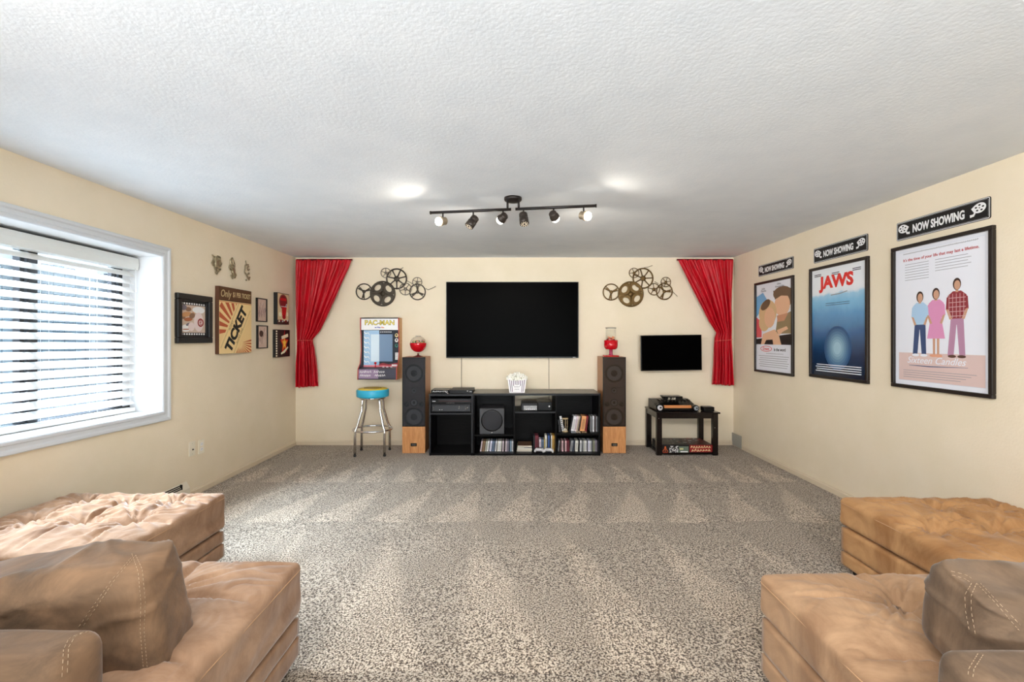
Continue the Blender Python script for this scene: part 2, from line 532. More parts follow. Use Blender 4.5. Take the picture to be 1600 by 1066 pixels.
# ------------------------------------------------------------------ sofas and ottomans
def suede(name, c1, c2, sheen=0.35, sc=3.2):
    m = mat(name, c1, 0.82, spec=0.2, sheen=sheen)
    bsdf(m).inputs['Sheen Roughness'].default_value = 0.35
    noisy(m, c1, c2, sc, 6, 0.66, lo=0.34, hi=0.66, dist=1.4)
    tc = nd(m, 'ShaderNodeTexCoord'); mp = nd(m, 'ShaderNodeMapping'); mp.inputs['Scale'].default_value = (1.0, 1.5, 2.2); mp.inputs['Rotation'].default_value = (0.2, 0.3, 0.6)
    lk(m, tc.outputs['Object'], mp.inputs[0])
    r1 = nd(m, 'ShaderNodeTexNoise'); r1.noise_type = 'RIDGED_MULTIFRACTAL'
    r1.inputs['Scale'].default_value = 4.2; r1.inputs['Detail'].default_value = 2.5; r1.inputs['Distortion'].default_value = 1.2
    f1 = nd(m, 'ShaderNodeTexNoise'); f1.inputs['Scale'].default_value = 55; f1.inputs['Detail'].default_value = 3
    lk(m, mp.outputs[0], r1.inputs['Vector']); lk(m, tc.outputs['Object'], f1.inputs['Vector'])
    b1 = nd(m, 'ShaderNodeBump'); b1.inputs['Strength'].default_value = 0.32; b1.inputs['Distance'].default_value = 0.010
    b2 = nd(m, 'ShaderNodeBump'); b2.inputs['Strength'].default_value = 0.25; b2.inputs['Distance'].default_value = 0.003
    lk(m, r1.outputs[0], b1.inputs['Height']); lk(m, f1.outputs[0], b2.inputs['Height']); lk(m, b1.outputs[0], b2.inputs['Normal'])
    lk(m, b2.outputs[0], bsdf(m).inputs['Normal'])
    return m
M_su_l = suede('tan_suede', (132, 98, 72), (176, 142, 114), 0.5)
M_su_lp = suede('shaded_tan_suede', (92, 74, 58), (138, 108, 82), 0.3)  # tan suede against the nap, weak light on the backs painted in
M_su_r = suede('golden_tan_suede', (156, 112, 72), (196, 152, 106), 0.15)
M_su_r2 = suede('pale_tan_suede', (146, 112, 84), (186, 150, 116), 0.22)
M_su_rp = suede('shaded_taupe_suede', (88, 72, 58), (132, 108, 86), 0.25)  # nap grey, with the dim camera side painted in darker
M_stitch = mat('cream_stitch', (186, 160, 130), 0.7)
M_pipe = mat('seam_piping', (190, 150, 112), 0.75)
M_foot = mat('black_foot', (16, 14, 14), 0.5)

def soft_box(hx, hy, hz, r, step, disp=None):
    """rounded box about the origin on a welded surface lattice; disp(p, n) returns the moved point"""
    N = [max(6, int(2 * h / step)) for h in (hx, hy, hz)]
    H = (hx, hy, hz)
    def co(i, a):
        return -H[a] + 2 * H[a] * i / N[a]
    idx = {}; vs = []; fs = []
    def vid(k):
        if k in idx: return idx[k]
        p = Vector((co(k[0], 0), co(k[1], 1), co(k[2], 2)))
        q = Vector([max(-(H[a] - r), min(H[a] - r, p[a])) for a in range(3)])
        d = p - q
        n = d.normalized() if d.length > 1e-9 else Vector((0, 0, 1))
        pt = q + n * r if d.length > 1e-9 else p
        if disp: pt = disp(pt, n)
        idx[k] = len(vs); vs.append(pt)
        return idx[k]
    for a in range(3):
        u, v = (a + 1) % 3, (a + 2) % 3
        for side in (0, N[a]):
            for i in range(N[u]):
                for j in range(N[v]):
                    def K(ii, jj):
                        k = [0, 0, 0]; k[a] = side; k[u] = ii; k[v] = jj
                        return tuple(k)
                    q = [vid(K(i, j)), vid(K(i + 1, j)), vid(K(i + 1, j + 1)), vid(K(i, j + 1))]
                    if side == 0: q.reverse()
                    fs.append(q)
    return vs, fs

def sstep(a, b_, x):
    t = max(0.0, min(1.0, (x - a) / (b_ - a)))
    return t * t * (3 - 2 * t)

def tuft_disp(hx, hy, hz, buttons, seed, wr=1.0):
    def f(p, n):
        up = max(0.0, n.z)
        x, y = p.x, p.y
        if up > 0.15:
            ex = 1 - (abs(x) / hx) ** 4; ey = 1 - (abs(y) / hy) ** 4
            crown = 0.034 * max(0, ex) * max(0, ey)
            dz = crown
            for (bx, by) in buttons:
                dx, dy = x - bx, y - by
                d = math.hypot(dx, dy)
                dz -= 0.034 * math.exp(-(d / 0.045) ** 2) + 0.024 * math.exp(-(d / 0.15) ** 2)
                if d < 0.45:
                    th = math.atan2(dy, dx)
                    fall = sstep(0.015, 0.06, d) * math.exp(-d / 0.15)
                    wv = noise.noise(Vector((bx * 7 + seed, by * 7, th * 1.3)))
                    dz += wr * 0.010 * fall * math.sin(13 * th + 5 * wv + 1.8 * d / 0.1 * wv)
                    # pleats that run from the button, bending, towards the seams
                    for q, (ux, uy) in enumerate(((1, 0), (0, 1), (-1, 0), (0, -1))):
                        al = dx * ux + dy * uy
                        if al > 0:
                            si = -dx * uy + dy * ux - 0.35 * al * al * (1 if q % 2 else -1)
                            dz -= 0.022 * math.exp(-(si / 0.012) ** 2) * sstep(0, .03, al) * (1 - sstep(.22, .42, al))
            nz = noise.noise(Vector((x * 5 + seed, y * 5, 0)))
            nf = noise.noise(Vector((x * 22 + 9 * nz, y * 9 + seed, 3)))
            dz += 0.008 * nz + wr * 0.004 * nf
            p = p + Vector((0, 0, dz * up * min(1, ex * 3 + .05) * min(1, ey * 3 + .05)))
        side = 1 - abs(n.z)
        if side > 0.3:
            w = noise.noise(Vector((p.x * 6 + seed, p.y * 6, p.z * 14)))
            p = p + n * (0.006 * w * side)
        return p
    return f

def soft_part(name, m, parent, hx, hy, hz, r, step, disp, loc, rot=None):
    vs, fs = soft_box(hx, hy, hz, r, step, disp)
    b = MB(); b.add(vs, fs, 0, True)
    return b.build(name, m, parent, loc=loc, rot=rot)

def rrect(hx, hy, r, z, n=5):
    out = []
    for (sx, sy, a) in ((1, 1, 0), (-1, 1, 90), (-1, -1, 180), (1, -1, 270)):
        for k in range(n + 1):
            g = math.radians(a + 90 * k / n)
            out.append((sx * (hx - r) + r * math.cos(g), sy * (hy - r) + r * math.sin(g), z))
    return out

def seat_module(root, x0, x1, y0, y1, top, gap, mid, buttons, m, seed, wr=1.8):
    cx, cy = (x0 + x1) / 2, (y0 + y1) / 2
    root.location = (cx, cy, 0)
    hx, hy = (x1 - x0) / 2, (y1 - y0) / 2
    bl = [(bx - cx, by - cy) for bx, by in buttons]
    cz = (top + gap) / 2; hz = (top - gap) / 2
    soft_part('seat_cushion', m, root, hx, hy, hz, .028, .0092, tuft_disp(hx, hy, hz, bl, seed, wr), (0, 0, cz))
    def bd(p, n):
        return p + n * 0.003 * noise.noise(Vector((p.x * 7 + seed, p.y * 7, p.z * 9)))
    soft_part('base_band', m, root, hx - .008, hy - .008, (gap - .012 - mid) / 2, .010, .03, bd, (0, 0, (gap - .012 + mid) / 2))
    soft_part('base_band', m, root, hx - .006, hy - .006, (mid - .004 - .05) / 2, .012, .03, bd, (0, 0, (mid - .004 + .05) / 2))
    for zz in (top - .018, top - .030):
        MB().tube(rrect(hx - (.008 if zz > top - .02 else .0005), hy - (.008 if zz > top - .02 else .0005), .035, zz), .0022, 6, closed=True).build('piping', M_pipe, root)
    for sx in (-1, 1):
        for sy in (-1, 1):
            MB().lathe([(.001, -.012), (.026, -.012), (.034, .055), (.001, .055)], seg=4, smooth=False).build('foot', M_foot, root, loc=(sx * (hx - .07), sy * (hy - .07), .012), rot=(0, 0, PI / 4))
    for (bx, by) in bl:
        MB().lathe([(.001, .004), (.008, .003), (.011, 0), (.009, -.006)], seg=12).build('button', m, root, loc=(bx, by, top + .034 - .060))

def ray_dir(px, py):
    return Vector(((px - CX) / F, 1.0, (CY - py) / F)).normalized()
from mathutils.bvhtree import BVHTree
def stitch_on(obj, name, parent, paths, m=M_stitch, dash=.0065, gap=.0045, w=.0007, lift=.0008):
    """stitches sewn into a cushion: the seam is laid down on the cushion's surface"""
    bpy.context.view_layer.update()
    W = obj.matrix_world
    bv = BVHTree.FromPolygons([W @ v.co for v in obj.data.vertices], [list(p.vertices) for p in obj.data.polygons])
    PI_ = parent.matrix_world.inverted()
    b = MB()
    for path in paths:
        pts = []
        for (a, c) in zip(path, path[1:]):
            for k in range(16):
                t = k / 16
                px, py = a[0] + (c[0] - a[0]) * t, a[1] + (c[1] - a[1]) * t
                hit, nn, _, _ = bv.ray_cast(cam.location, ray_dir(px, py))
                if hit is not None: pts.append((hit + nn * lift, nn))
        acc = 0.0; on = True; seg = []
        dense = []
        for (p, nn), (q, n2) in zip(pts, pts[1:]):
            L = (q - p).length
            if L > .05: continue
            k = max(1, int(L / .0015))
            for i in range(k): dense.append(p.lerp(q, i / k))
        i = 0; per = int((dash + gap) / .0015) or 1; dn = int(dash / .0015) or 1
        while i + dn < len(dense):
            a, c = dense[i], dense[i + dn]
            if 0.0005 < (a - c).length < .02: b.tube([PI_ @ a, PI_ @ c], w, 4)
            i += per
    if b.v: return b.build(name, m, parent)

def pillow_disp(hx, hy, hz, seed, amp=1.0, cornx=1, sag=0.0, taper=0.0):
    def f(p, n):
        ex = max(0, 1 - (abs(p.x) / hx) ** 2.5); ez = max(0, 1 - (abs(p.z) / hz) ** 2.5)
        q = p.copy()
        if abs(n.y) > 0.2:
            q.y += (0.035 * ex ** .6 * ez ** .7) * (1 if n.y > 0 else -1)
        w = noise.noise(Vector((p.x * 3 + seed, p.y * 4, p.z * 5)))
        w2 = noise.noise(Vector((p.x * 11 + seed, p.y * 9 + 3 * w, p.z * 26 + p.x * 9)))
        w3 = 1 - abs(noise.noise(Vector((p.x * 5 + p.z * 6 + seed, p.y * 5, p.z * 13 - p.x * 6)))) * 2
        c = sstep(0.0, 1.0, (p.z / hz + 1) / 2) * 0.7 + 0.3
        q += n * amp * (0.012 * w + 0.0035 * w2 * c + 0.010 * (w3 ** 5 if w3 > 0 else 0) * c)
        # drooping far corner
        k = sstep(.55, 1.0, cornx * p.x / hx) * sstep(.3, 1.0, p.z / hz)
        q.z -= 0.018 * k
        q.x *= 1 - taper * p.z / hz
        q.z -= sag * sstep(.35, -.6, p.x / hx) if False else sag * (1 - sstep(-.6, .75, p.x / hx)) * sstep(-1, 1, p.z / hz)
        return q
    return f

# --- the sofa end by the window (seen from behind)
sofa_l = thing('sofa_section', 'tan suede sofa section in front of the window side ottoman, back cushion with sewn seams', 'sofa')
seat_module(sofa_l, -1.86, -.893, 1.14, 1.945, .447, .225, .14, [(-1.29, 1.66), (-1.64, 1.66), (-1.29, 1.36), (-1.64, 1.36)], M_su_l, 3.1)
def loc_in(root, p): return Vector(p) - root.location
fr = soft_part('back_frame', M_su_lp, sofa_l, .47, .075, .315, .045, .02, lambda p, n: p + n * .004 * noise.noise(p * 7), loc_in(sofa_l, (-1.47, 1.062, .37)))
pl = soft_part('back_cushion', M_su_lp, sofa_l, .50, .095, .185, .035, .010, pillow_disp(.50, .095, .185, 2.0, sag=.07, taper=.05), loc_in(sofa_l, (-1.525, 1.30, .578)), (math.radians(5), math.radians(0), math.radians(10)))
stitch_on(pl, 'stitching', sofa_l, [[(212, 868), (222, 890), (227, 940), (225, 985), (232, 1064)], [(206, 866), (216, 895), (220, 940), (219, 985), (226, 1064)], [(212, 868), (180, 905), (150, 950), (127, 983)], [(205, 872), (174, 907), (144, 950), (121, 983)]])
stitch_on(fr, 'stitching', sofa_l, [[(139, 987), (118, 994), (107, 1012), (104, 1064)], [(130, 988), (108, 998), (99, 1016), (96, 1064)]])
# --- the matching section across the room
sofa_r = thing('sofa_section', 'golden tan suede sofa section in front of the poster side ottoman, grey taupe back cushion', 'sofa')
seat_module(sofa_r, .995, 1.93, 1.03, 1.845, .447, .285, .135, [(1.39, 1.62), (1.74, 1.62), (1.39, 1.30), (1.74, 1.30)], M_su_r2, 8.4)
fr2 = soft_part('back_frame', M_su_rp, sofa_r, .47, .08, .29, .045, .02, lambda p, n: p + n * .005 * noise.noise(p * 6), loc_in(sofa_r, (1.515, 1.06, .345)))
pl2 = soft_part('back_cushion', M_su_rp, sofa_r, .50, .10, .135, .045, .010, pillow_disp(.50, .10, .155, 7.7, 1.1, -1), loc_in(sofa_r, (1.715, 1.215, .602)), (math.radians(6), math.radians(2), math.radians(-6)))
stitch_on(pl2, 'stitching', sofa_r, [[(1486, 893), (1510, 899), (1524, 908)], [(1488, 899), (1508, 905), (1520, 913)], [(1518, 912), (1508, 930), (1509, 955), (1516, 992)], [(1526, 912), (1518, 930), (1518, 955), (1525, 996)], [(1526, 912), (1555, 942), (1598, 992)], [(1532, 912), (1562, 944), (1599, 982)]])
stitch_on(fr2, 'stitching', sofa_r, [[(1528, 1022), (1514, 1045), (1512, 1064)], [(1536, 1024), (1522, 1046), (1520, 1064)]])
# --- ottomans
ot_l = thing('ottoman', 'large tufted tan suede ottoman under the window, its top pale in daylight', 'ottoman')
seat_module(ot_l, -2.72, -1.76, 1.98, 2.81, .445, .225, .14, [(-2.24, 2.37), (-2.24, 2.66), (-2.50, 2.37), (-2.50, 2.66), (-1.98, 2.37), (-1.98, 2.66)], M_su_l, 5.5)
ot_r = thing('ottoman', 'large tufted golden tan suede ottoman against the poster wall', 'ottoman')
seat_module(ot_r, 1.95, 2.86, 1.88, 2.72, .448, .285, .135, [(2.39, 2.25), (2.40, 2.56), (2.72, 2.25), (2.72, 2.56), (2.10, 2.25)], M_su_r, 1.7)

# ------------------------------------------------------------------ woods and metals
def wood(name, c1, c2, rough=0.45, sc=6, stretch=(14, 14, 1), bump=0.05):
    return noisy(mat(name, c1, rough), c1, c2, sc, 6, 0.6, stretch, 0.3, 0.72, bump=bump, dist=0.8, bdist=0.002)
M_oak = wood('oak_veneer', (176, 112, 62), (222, 164, 108), 0.4)
M_oaks = wood('oak_side_veneer', (158, 98, 52), (196, 136, 84), 0.4)
M_blackwood = wood('black_ash_laminate', (8, 8, 8), (20, 18, 18), 0.34, 6, (1, 14, 14))
M_espresso = wood('espresso_wood', (10, 6, 6), (26, 15, 14), 0.2, 5, (1, 14, 14))
for m_ in (M_blackwood,): bsdf(m_).inputs['Specular IOR Level'].default_value = .12
M_topwood = wood('dark_brown_laminate_top', (44, 38, 34), (72, 62, 54), 0.3, 5, (1, 14, 14))
M_grey_trim = mat('charcoal_trim', (38, 39, 42), 0.45, spec=.3)
M_reel_d = mat('dark_pewter_metal', (74, 66, 56), 0.42, 0.75)
M_reel_g = mat('antique_bronze_metal', (112, 88, 52), 0.42, 0.75)
M_reel_h = mat('light_pewter_metal', (128, 118, 104), 0.4, 0.75)
M_velvet = mat('red_velvet', (160, 6, 22), 0.42, spec=0.45, sheen=0.6)
bsdf(M_velvet).inputs['Sheen Roughness'].default_value = 0.25
bsdf(M_velvet).inputs['Sheen Tint'].default_value = lin((255, 90, 90))
noisy(M_velvet, (172, 3, 20), (204, 12, 34), 9, 3, 0.5, (2, 1, .5), bump=0.3, bscale=24, bdist=0.006)
M_velvet_d = mat('dark_red_hem', (92, 2, 10), 0.8)

# ------------------------------------------------------------------ television on the wall
def tv(label, cx, cz, w, h, off, d, yaw=0.0, roll=0.0, bez=.010, logo=None):
    M = wallM('B', cx, cz, off) @ Matrix.Rotation(yaw, 4, 'Y') @ Matrix.Rotation(roll, 4, 'Z')
    t = thing('television', label, 'television', M=M)
    MB().box(-w / 2, w / 2, -h / 2, h / 2, -d, 0).build('bezel', M_black, t, bevel=.003)
    MB().box(-w / 2 + bez, w / 2 - bez, -h / 2 + bez * 1.5, h / 2 - bez, 0, .0015).build('screen', M_screen, t)
    MB().box(-w * .3, w * .3, -h * .36, h * .25, -d - min(.02, off - d - .005), -d).build('rear_housing', M_blacksatin, t)
    MB().box(-.06, .06, -.08, .08, -off + .002, -d).build('wall_bracket', M_blacksatin, t)
    if logo:
        lb = MB(); scribble(lb, w / 2 - .075, w / 2 - .035, -h / 2 + bez * .8, .009, 5, .0012, 0, 3); lb.build('logo_mark', M_paper, t)
    return t
DT = 5.85
tv('large flat black television mounted on the wall above the long low shelf unit', X(800.5, DT), Z(500, DT), (904 - 697) / F * DT, (559.5 - 440.5) / F * DT, YB - DT, .035, logo='VIZIO')
DS = 5.77
tv('small flat black television on the wall above the little black side table', X(1049.3, DS), Z(551.5, DS), 96 / F * DS, 55.5 / F * DS, YB - DS, .035, yaw=math.radians(2), roll=math.radians(.8), bez=.008)
for px, w_ in ((721, .004), (857.8, .0035)):
    x = X(px, 5.91)
    c = MB().tube([(0, 0, Z(556, 5.91)), (0, 0, .9), (.002, 0, .6), (0, 0, .30)], w_, 6).build('television_cable', mat('grey_brown_cable', (120, 100, 76), 0.6), None, loc=(x, 5.915, 0))
    tag(c, 'thin vertical cable below the large television, %s' % ('nearer the receivers' if px < 800 else 'farther from the receivers'), 'cable')

# ------------------------------------------------------------------ curtains
def interp(tab, t):
    for (a, va), (b_, vb) in zip(tab, tab[1:]):
        if t <= b_: return va + (vb - va) * (t - a) / (b_ - a)
    return tab[-1][1]
def curtain(label, straight_px, free, bot, mirror, group=None):
    """free: list of (py, px) of the gathered edge; straight_px: wall-side edge"""
    D = 5.80
    zt, zb = Z(404.5, D), Z(607, D)
    root = thing('curtain', label, 'curtain', (X(straight_px, D), YB - .085, 0), group=group)
    ox = root.location.x
    nu, nv = 110, 90
    b = MB(); vs = []
    for j in range(nv + 1):
        v = j / nv
        py = 405.5 + v * (bot - 405.5)
        a = X(straight_px, D) - ox
        e = X(interp(free, py), D) - ox
        wid = abs(e - a)
        full = .725
        tie = math.exp(-((py - 530) / 26) ** 2)
        for i in range(nu + 1):
            u = i / nu
            uu = u ** (0.92)
            x = a + (e - a) * uu
            gather = 1 - wid / full
            ph = 2 * PI * (6.0 * u + 0.5 * noise.noise(Vector((u * 3, v * 1.2, 2.0 if mirror else 5))))
            amp = (.015 + .024 * gather) * (1 - .55 * tie)
            y = amp * math.sin(ph) + amp * .5 * math.sin(2.3 * ph + 1 + 3 * v)
            y += .010 * noise.noise(Vector((u * 9, v * 5, 1)))
            # soft drag lines towards the tie
            y += .007 * math.sin(2 * PI * (9 * u + 1.4 * v)) * sstep(.1, .5, v) * (1 - tie)
            sag = .012 * math.sin(ph) * gather
            z = Z(py, D) + (0.012 * (1 - v) * 0) + (sag if v > .97 else 0) + (.02 * u * (1 if v > .96 else 0))
            vs.append((x, -y - .02 + .02 * tie, z))
    fs = []
    for j in range(nv):
        for i in range(nu):
            q = (j * (nu + 1) + i, (j + 1) * (nu + 1) + i, (j + 1) * (nu + 1) + i + 1, j * (nu + 1) + i + 1)
            fs.append(q if not mirror else q[::-1])
    b.add(vs, fs, 0, True)
    o = b.build('curtain_fabric', M_velvet, root)
    so = o.modifiers.new('thick', 'SOLIDIFY'); so.thickness = .003; so.offset = 0
    e = X(free[0][1], D) - ox
    MB().tube([(min(0, e) - .002, -.004, zt - .006), (max(0, e) + .002, -.004, zt - .006)], .011, 10).build('curtain_rod', M_velvet_d, root)
    ty = 531 if not mirror else 519
    e2 = X(interp(free, 530), D) - ox
    pts = []
    for k in range(25):
        g = 2 * PI * k / 24
        pts.append((e2 / 2 + abs(e2 / 2 + .002) * math.cos(g), -.012 - .036 * math.sin(g), Z(532, D) + (.012 * math.cos(g) * (1 if mirror else 0))))
    MB().tube(pts[:-1], .0035, 6, closed=True).build('tieback', mat('rose_cord', (214, 96, 84), 0.6), root)
    return root
curtain('red velvet curtain tied back in the corner nearest the framed film pictures', 461.5,
        [(400, 548.5), (407, 547.5), (419, 544), (437, 536), (461, 526), (489, 513), (516, 499), (528, 489), (531, 487), (536, 487.5), (543, 489.5), (560, 492), (580, 494), (612, 495.5)], 606, False)
curtain('red velvet curtain tied back in the corner nearest the small television', 1146.5,
        [(400, 1059.5), (405, 1060), (411, 1063), (440, 1077), (474, 1094), (502, 1109), (520, 1121.5), (528, 1118.5), (545, 1117), (570, 1116.5), (590, 1115), (612, 1114)], 603, True)

# ------------------------------------------------------------------ film reel wall art
def reel_art(label, cx, cz, k, circles, mats, tails, group):
    M = wallM('B', cx, cz, .012)
    t = thing('film_reel_art', label, 'wall art', M=M, group=group)
    for i, (x, y, r, kind, sp, rot) in enumerate(circles):
        x *= k; y *= k; r *= k
        z0 = .004 + .007 * (i % 3)
        m = mats[i % len(mats)] if not isinstance(mats, dict) else mats[i]
        b = MB()
        th = .006
        n = 48
        rim = r * .13 if kind != 'holes' else r * .12
        T = Matrix.Translation((x, y, z0))
        b.lathe([(r - rim, 0), (r - rim, th), (r - rim * .5, th * 1.6), (r, th), (r, 0), (r - rim, 0)], T, n)
        if kind == 'holes':
            # solid disc with oval windows: build as sectors around each hole
            hub = .34 * r; ro = r - rim
            ns = 96
            for q in range(sp):
                a0 = rot + 2 * PI * q / sp
                half = PI / sp
                ca = a0 + half
                hc = r * .60; hr = r * .245
                hx_, hy_ = x + hc * math.cos(ca), y + hc * math.sin(ca)
                # ring of quads between the oval and the sector outline
                k2 = 28; inner = []; outer = []
                for e in range(k2):
                    g = 2 * PI * e / k2
                    dx, dy = math.cos(g), math.sin(g)
                    inner.append((hx_ + (dx * math.cos(ca) * .8 - dy * math.sin(ca) * 1.15) * hr, hy_ + (dx * math.sin(ca) * .8 + dy * math.cos(ca) * 1.15) * hr))
                    # outline point: polar clamp
                    rr_, aa_ = hc + dx * (ro - hc + .002) if dx > 0 else hc + dx * hc, ca + dy * half
                    if abs(dx) > abs(dy): pa = (1 if dx > 0 else -1, dy / abs(dx))
                    else: pa = (dx / abs(dy), 1 if dy > 0 else -1)
                    rad = hc + (ro - hc + .002) * pa[0] if pa[0] > 0 else hc + hc * pa[0]
                    an = ca + half * pa[1]
                    outer.append((x + rad * math.cos(an), y + rad * math.sin(an)))
                for e in range(k2):
                    f_ = (e + 1) % k2
                    b.flat([inner[e], outer[e], outer[f_], inner[f_]], z0 + th * .8)
                    # raised rib between two windows
                for s_ in (-.06, .06):
                    g = a0 + s_
                    b.tube([(x + r * .22 * math.cos(g), y + r * .22 * math.sin(g), z0 + th), (x + ro * math.cos(g + s_), y + ro * math.sin(g + s_), z0 + th)], r * .022, 5)
            b.lathe([(0, th * 1.5), (r * .2, th * 1.4), (r * .2, th * .7)], T, 24)
        else:
            hub = r * (.26 if kind == 'spoke' else .20)
            b.lathe([(0, 0), (hub, 0), (hub, th * 1.3), (hub * .5, th * 1.7), (0, th * 1.7)], T, 20)
            for q in range(sp):
                g = rot + 2 * PI * q / sp
                if kind == 'double':
                    for s_ in (-.22, .22):
                        b.tube([(x + hub * .8 * math.cos(g + s_), y + hub * .8 * math.sin(g + s_), z0 + th * .6), (x + (r - rim * .5) * math.cos(g + s_ * .8), y + (r - rim * .5) * math.sin(g + s_ * .8), z0 + th * .6)], r * .045, 5)
                    b.ell(x + r * .5 * math.cos(g), y + r * .5 * math.sin(g), r * .30, r * .10, z0 + th * .5, rot=g)
                else:
                    b.tube([(x + hub * .8 * math.cos(g), y + hub * .8 * math.sin(g), z0 + th * .6), (x + (r - rim * .5) * math.cos(g), y + (r - rim * .5) * math.sin(g), z0 + th * .6)], r * .06, 5)
        o = b.build('film_reel', m, t)
        so = None
    for path in tails:
        MB().tube([(px_ * k, py_ * k, .012) for px_, py_ in path], .0035, 5).build('film_tail', mats[0] if isinstance(mats, list) else mats[1], t)
    return t
# positions in pixels of the picture about the big reel, scaled to metres at the wall
PXM = 5.9 / F
base_c = [(-29.5, 3.2, 13.0, 'double', 3, .4), (0, 0, 20, 'holes', 4, PI / 2 - .1), (5, 32.3, 8, 'spoke', 5, .3), (21.5, 23.3, 16.5, 'spoke', 7, .25), (35.5, 7.2, 9.8, 'spoke', 5, .9), (54, 18, 7.8, 'spoke', 5, .2), (54.2, 2.8, 13, 'double', 3, -.5)]
md = {0: M_reel_d, 1: M_reel_d, 2: M_reel_h, 3: M_reel_d, 4: M_reel_h, 5: M_reel_h, 6: M_reel_d}
mg = {i: M_reel_g for i in range(7)}
def rot_c(cs, a):
    return [(x * math.cos(a) - y * math.sin(a), x * math.sin(a) + y * math.cos(a), r, k_, s_, ro + a) for x, y, r, k_, s_, ro in cs]
reel_art('dark pewter film reel cluster on the wall above the arcade game', X(598, 5.9), Z(459, 5.9), PXM, base_c, md,
         [[(67, 8), (71, 6), (76, 8), (83, 11.5)], [(28, 38.5), (32, 41)], [(38, 20), (44, 17), (50, 13)]], 'film reel wall art')
reel_art('bronze film reel cluster on the wall above the small television', X(985.5, 5.9), Z(459.7, 5.9), PXM * 1.03, base_c[:1] + [(0, 0, 19.6, 'holes', 4, PI / 2 + .15)] + [(4.8, 32, 7.8, 'spoke', 5, .7), (18.8, 24, 16, 'spoke', 7, .05), (35, 7.4, 9.3, 'spoke', 5, .4), (53, 18.2, 7.8, 'spoke', 6, .2), (51.2, 4, 12.8, 'double', 3, .1)], mg,
         [[(20, 40), (26, 41), (33, 43.5)], [(63, 4), (67, .5), (71, -3.5)], [(36, 19), (42, 16)]], 'film reel wall art')

# ------------------------------------------------------------------ wall arcade game
AX0, AX1 = X(562.6, 5.76), X(623.4, 5.76)
AZ0, AZ1 = Z(593.5, 5.66), Z(496.5, 5.76)
M = wallM('B', (AX0 + AX1) / 2, AZ0, 0.0)
arc = thing('wall_arcade_game', 'small wall mounted arcade game cabinet above the blue and yellow stool', 'arcade game', M=M)
aw = (AX1 - AX0) / 2; ah = AZ1 - AZ0
M_molding = mat('red_brown_edging', (196, 84, 72), 0.4)
M_arcwood = wood('light_maple_side', (198, 148, 92), (226, 178, 122), 0.45)
side = [(0, 0.0), (.27, 0.0), (.275, .02), (.255, .135), (.175, .20), (.135, .36), (.145, .55), (.165, ah - .13), (.165, ah), (0, ah)]
side = [(min(a, .27), z) for a, z in side]
for s_ in (-1, 1):
    Mx = Matrix(((0, 0, 1, s_ * aw - (.012 if s_ > 0 else 0)), (0, 1, 0, 0), (1, 0, 0, 0), (0, 0, 0, 1)))
    MB().prism([(z_, y_) for z_, y_ in side], 0, .012, 0, Mx).build('side_panel', M_arcwood if s_ > 0 else M_black, arc)
    pth = [(s_ * (aw - .006), y_, z_ + .001) for z_, y_ in side[1:-1]]
    MB().tube(pth, .0065, 6).build('edge_molding', M_molding, arc)
MB().box(-aw + .012, aw - .012, ah - .012, ah, 0, .165).build('top_panel', M_black, arc)
MB().box(-aw + .012, aw - .012, ah - .155, ah - .006, .10, .160).build('marquee', mat('white_marquee', (250, 250, 250), .4), arc)  # plain white front panel for the title
b = MB().box(-aw + .012, aw - .012, .14, ah - .155, .02, .10)
b.build('screen_surround', mat('blue_black_bezel', (26, 32, 44), .25), arc)
# the picture tube face, with the window's reflection painted on in pale blue
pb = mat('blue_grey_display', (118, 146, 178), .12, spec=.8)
pw = mat('pale_reflection', (216, 232, 242), .12, spec=.8)
pm = mat('blue_bezel_reflection', (160, 196, 226), .15, spec=.8)
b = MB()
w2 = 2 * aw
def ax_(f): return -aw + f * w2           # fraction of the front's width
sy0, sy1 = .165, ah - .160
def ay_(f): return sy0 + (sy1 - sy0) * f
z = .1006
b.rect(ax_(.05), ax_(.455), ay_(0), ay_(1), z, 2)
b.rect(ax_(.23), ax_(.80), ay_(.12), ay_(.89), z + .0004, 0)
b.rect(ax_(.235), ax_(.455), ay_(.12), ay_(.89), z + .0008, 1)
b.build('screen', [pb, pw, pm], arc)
b = MB()
rnd = random.Random(4)
for k in range(7):
    yy = .96 - k * .135
    b.strip([(ax_(.06), ay_(yy)), (ax_(.10), ay_(yy - .05)), (ax_(.17), ay_(yy - .03)), (ax_(.21), ay_(yy - .10))], [.010, .016, .012, .004], z + .0012, 0)
for f_, c_ in ((.86, 3), (.72, 0), (.57, 2)):
    b.ell(ax_(.905), ay_(f_), .022, .026, z + .0012, c_); b.ell(ax_(.905), ay_(f_ + .01), .010, .012, z + .0016, 1)
b.rect(ax_(.87), ax_(.955), ay_(.17), ay_(.37), z + .0012, 0)
for k in range(6): b.rect(ax_(.885), ax_(.94), ay_(.19 + k * .03), ay_(.197 + k * .03), z + .0016, 1)
for k in range(6): b.rect(ax_(.48 + k * .052), ax_(.515 + k * .052), ay_(.945), ay_(.965), z + .0012, 0)
b.strip([(ax_(.45), ay_(.02)), (ax_(.55), ay_(.045)), (ax_(.7), ay_(.02)), (ax_(.93), ay_(.05))], [.02, .03, .02, .03], z + .0012, 4)
b.rect(ax_(.78), ax_(.92), ay_(-.01), ay_(.035), z + .0016, 0)
b.build('bezel_artwork', [M_paper, M_ink, mat('teal_print', (40, 120, 110), .4), mat('cream_print', (228, 206, 150), .4), mat('crimson_print', (150, 24, 36), .4)], arc)
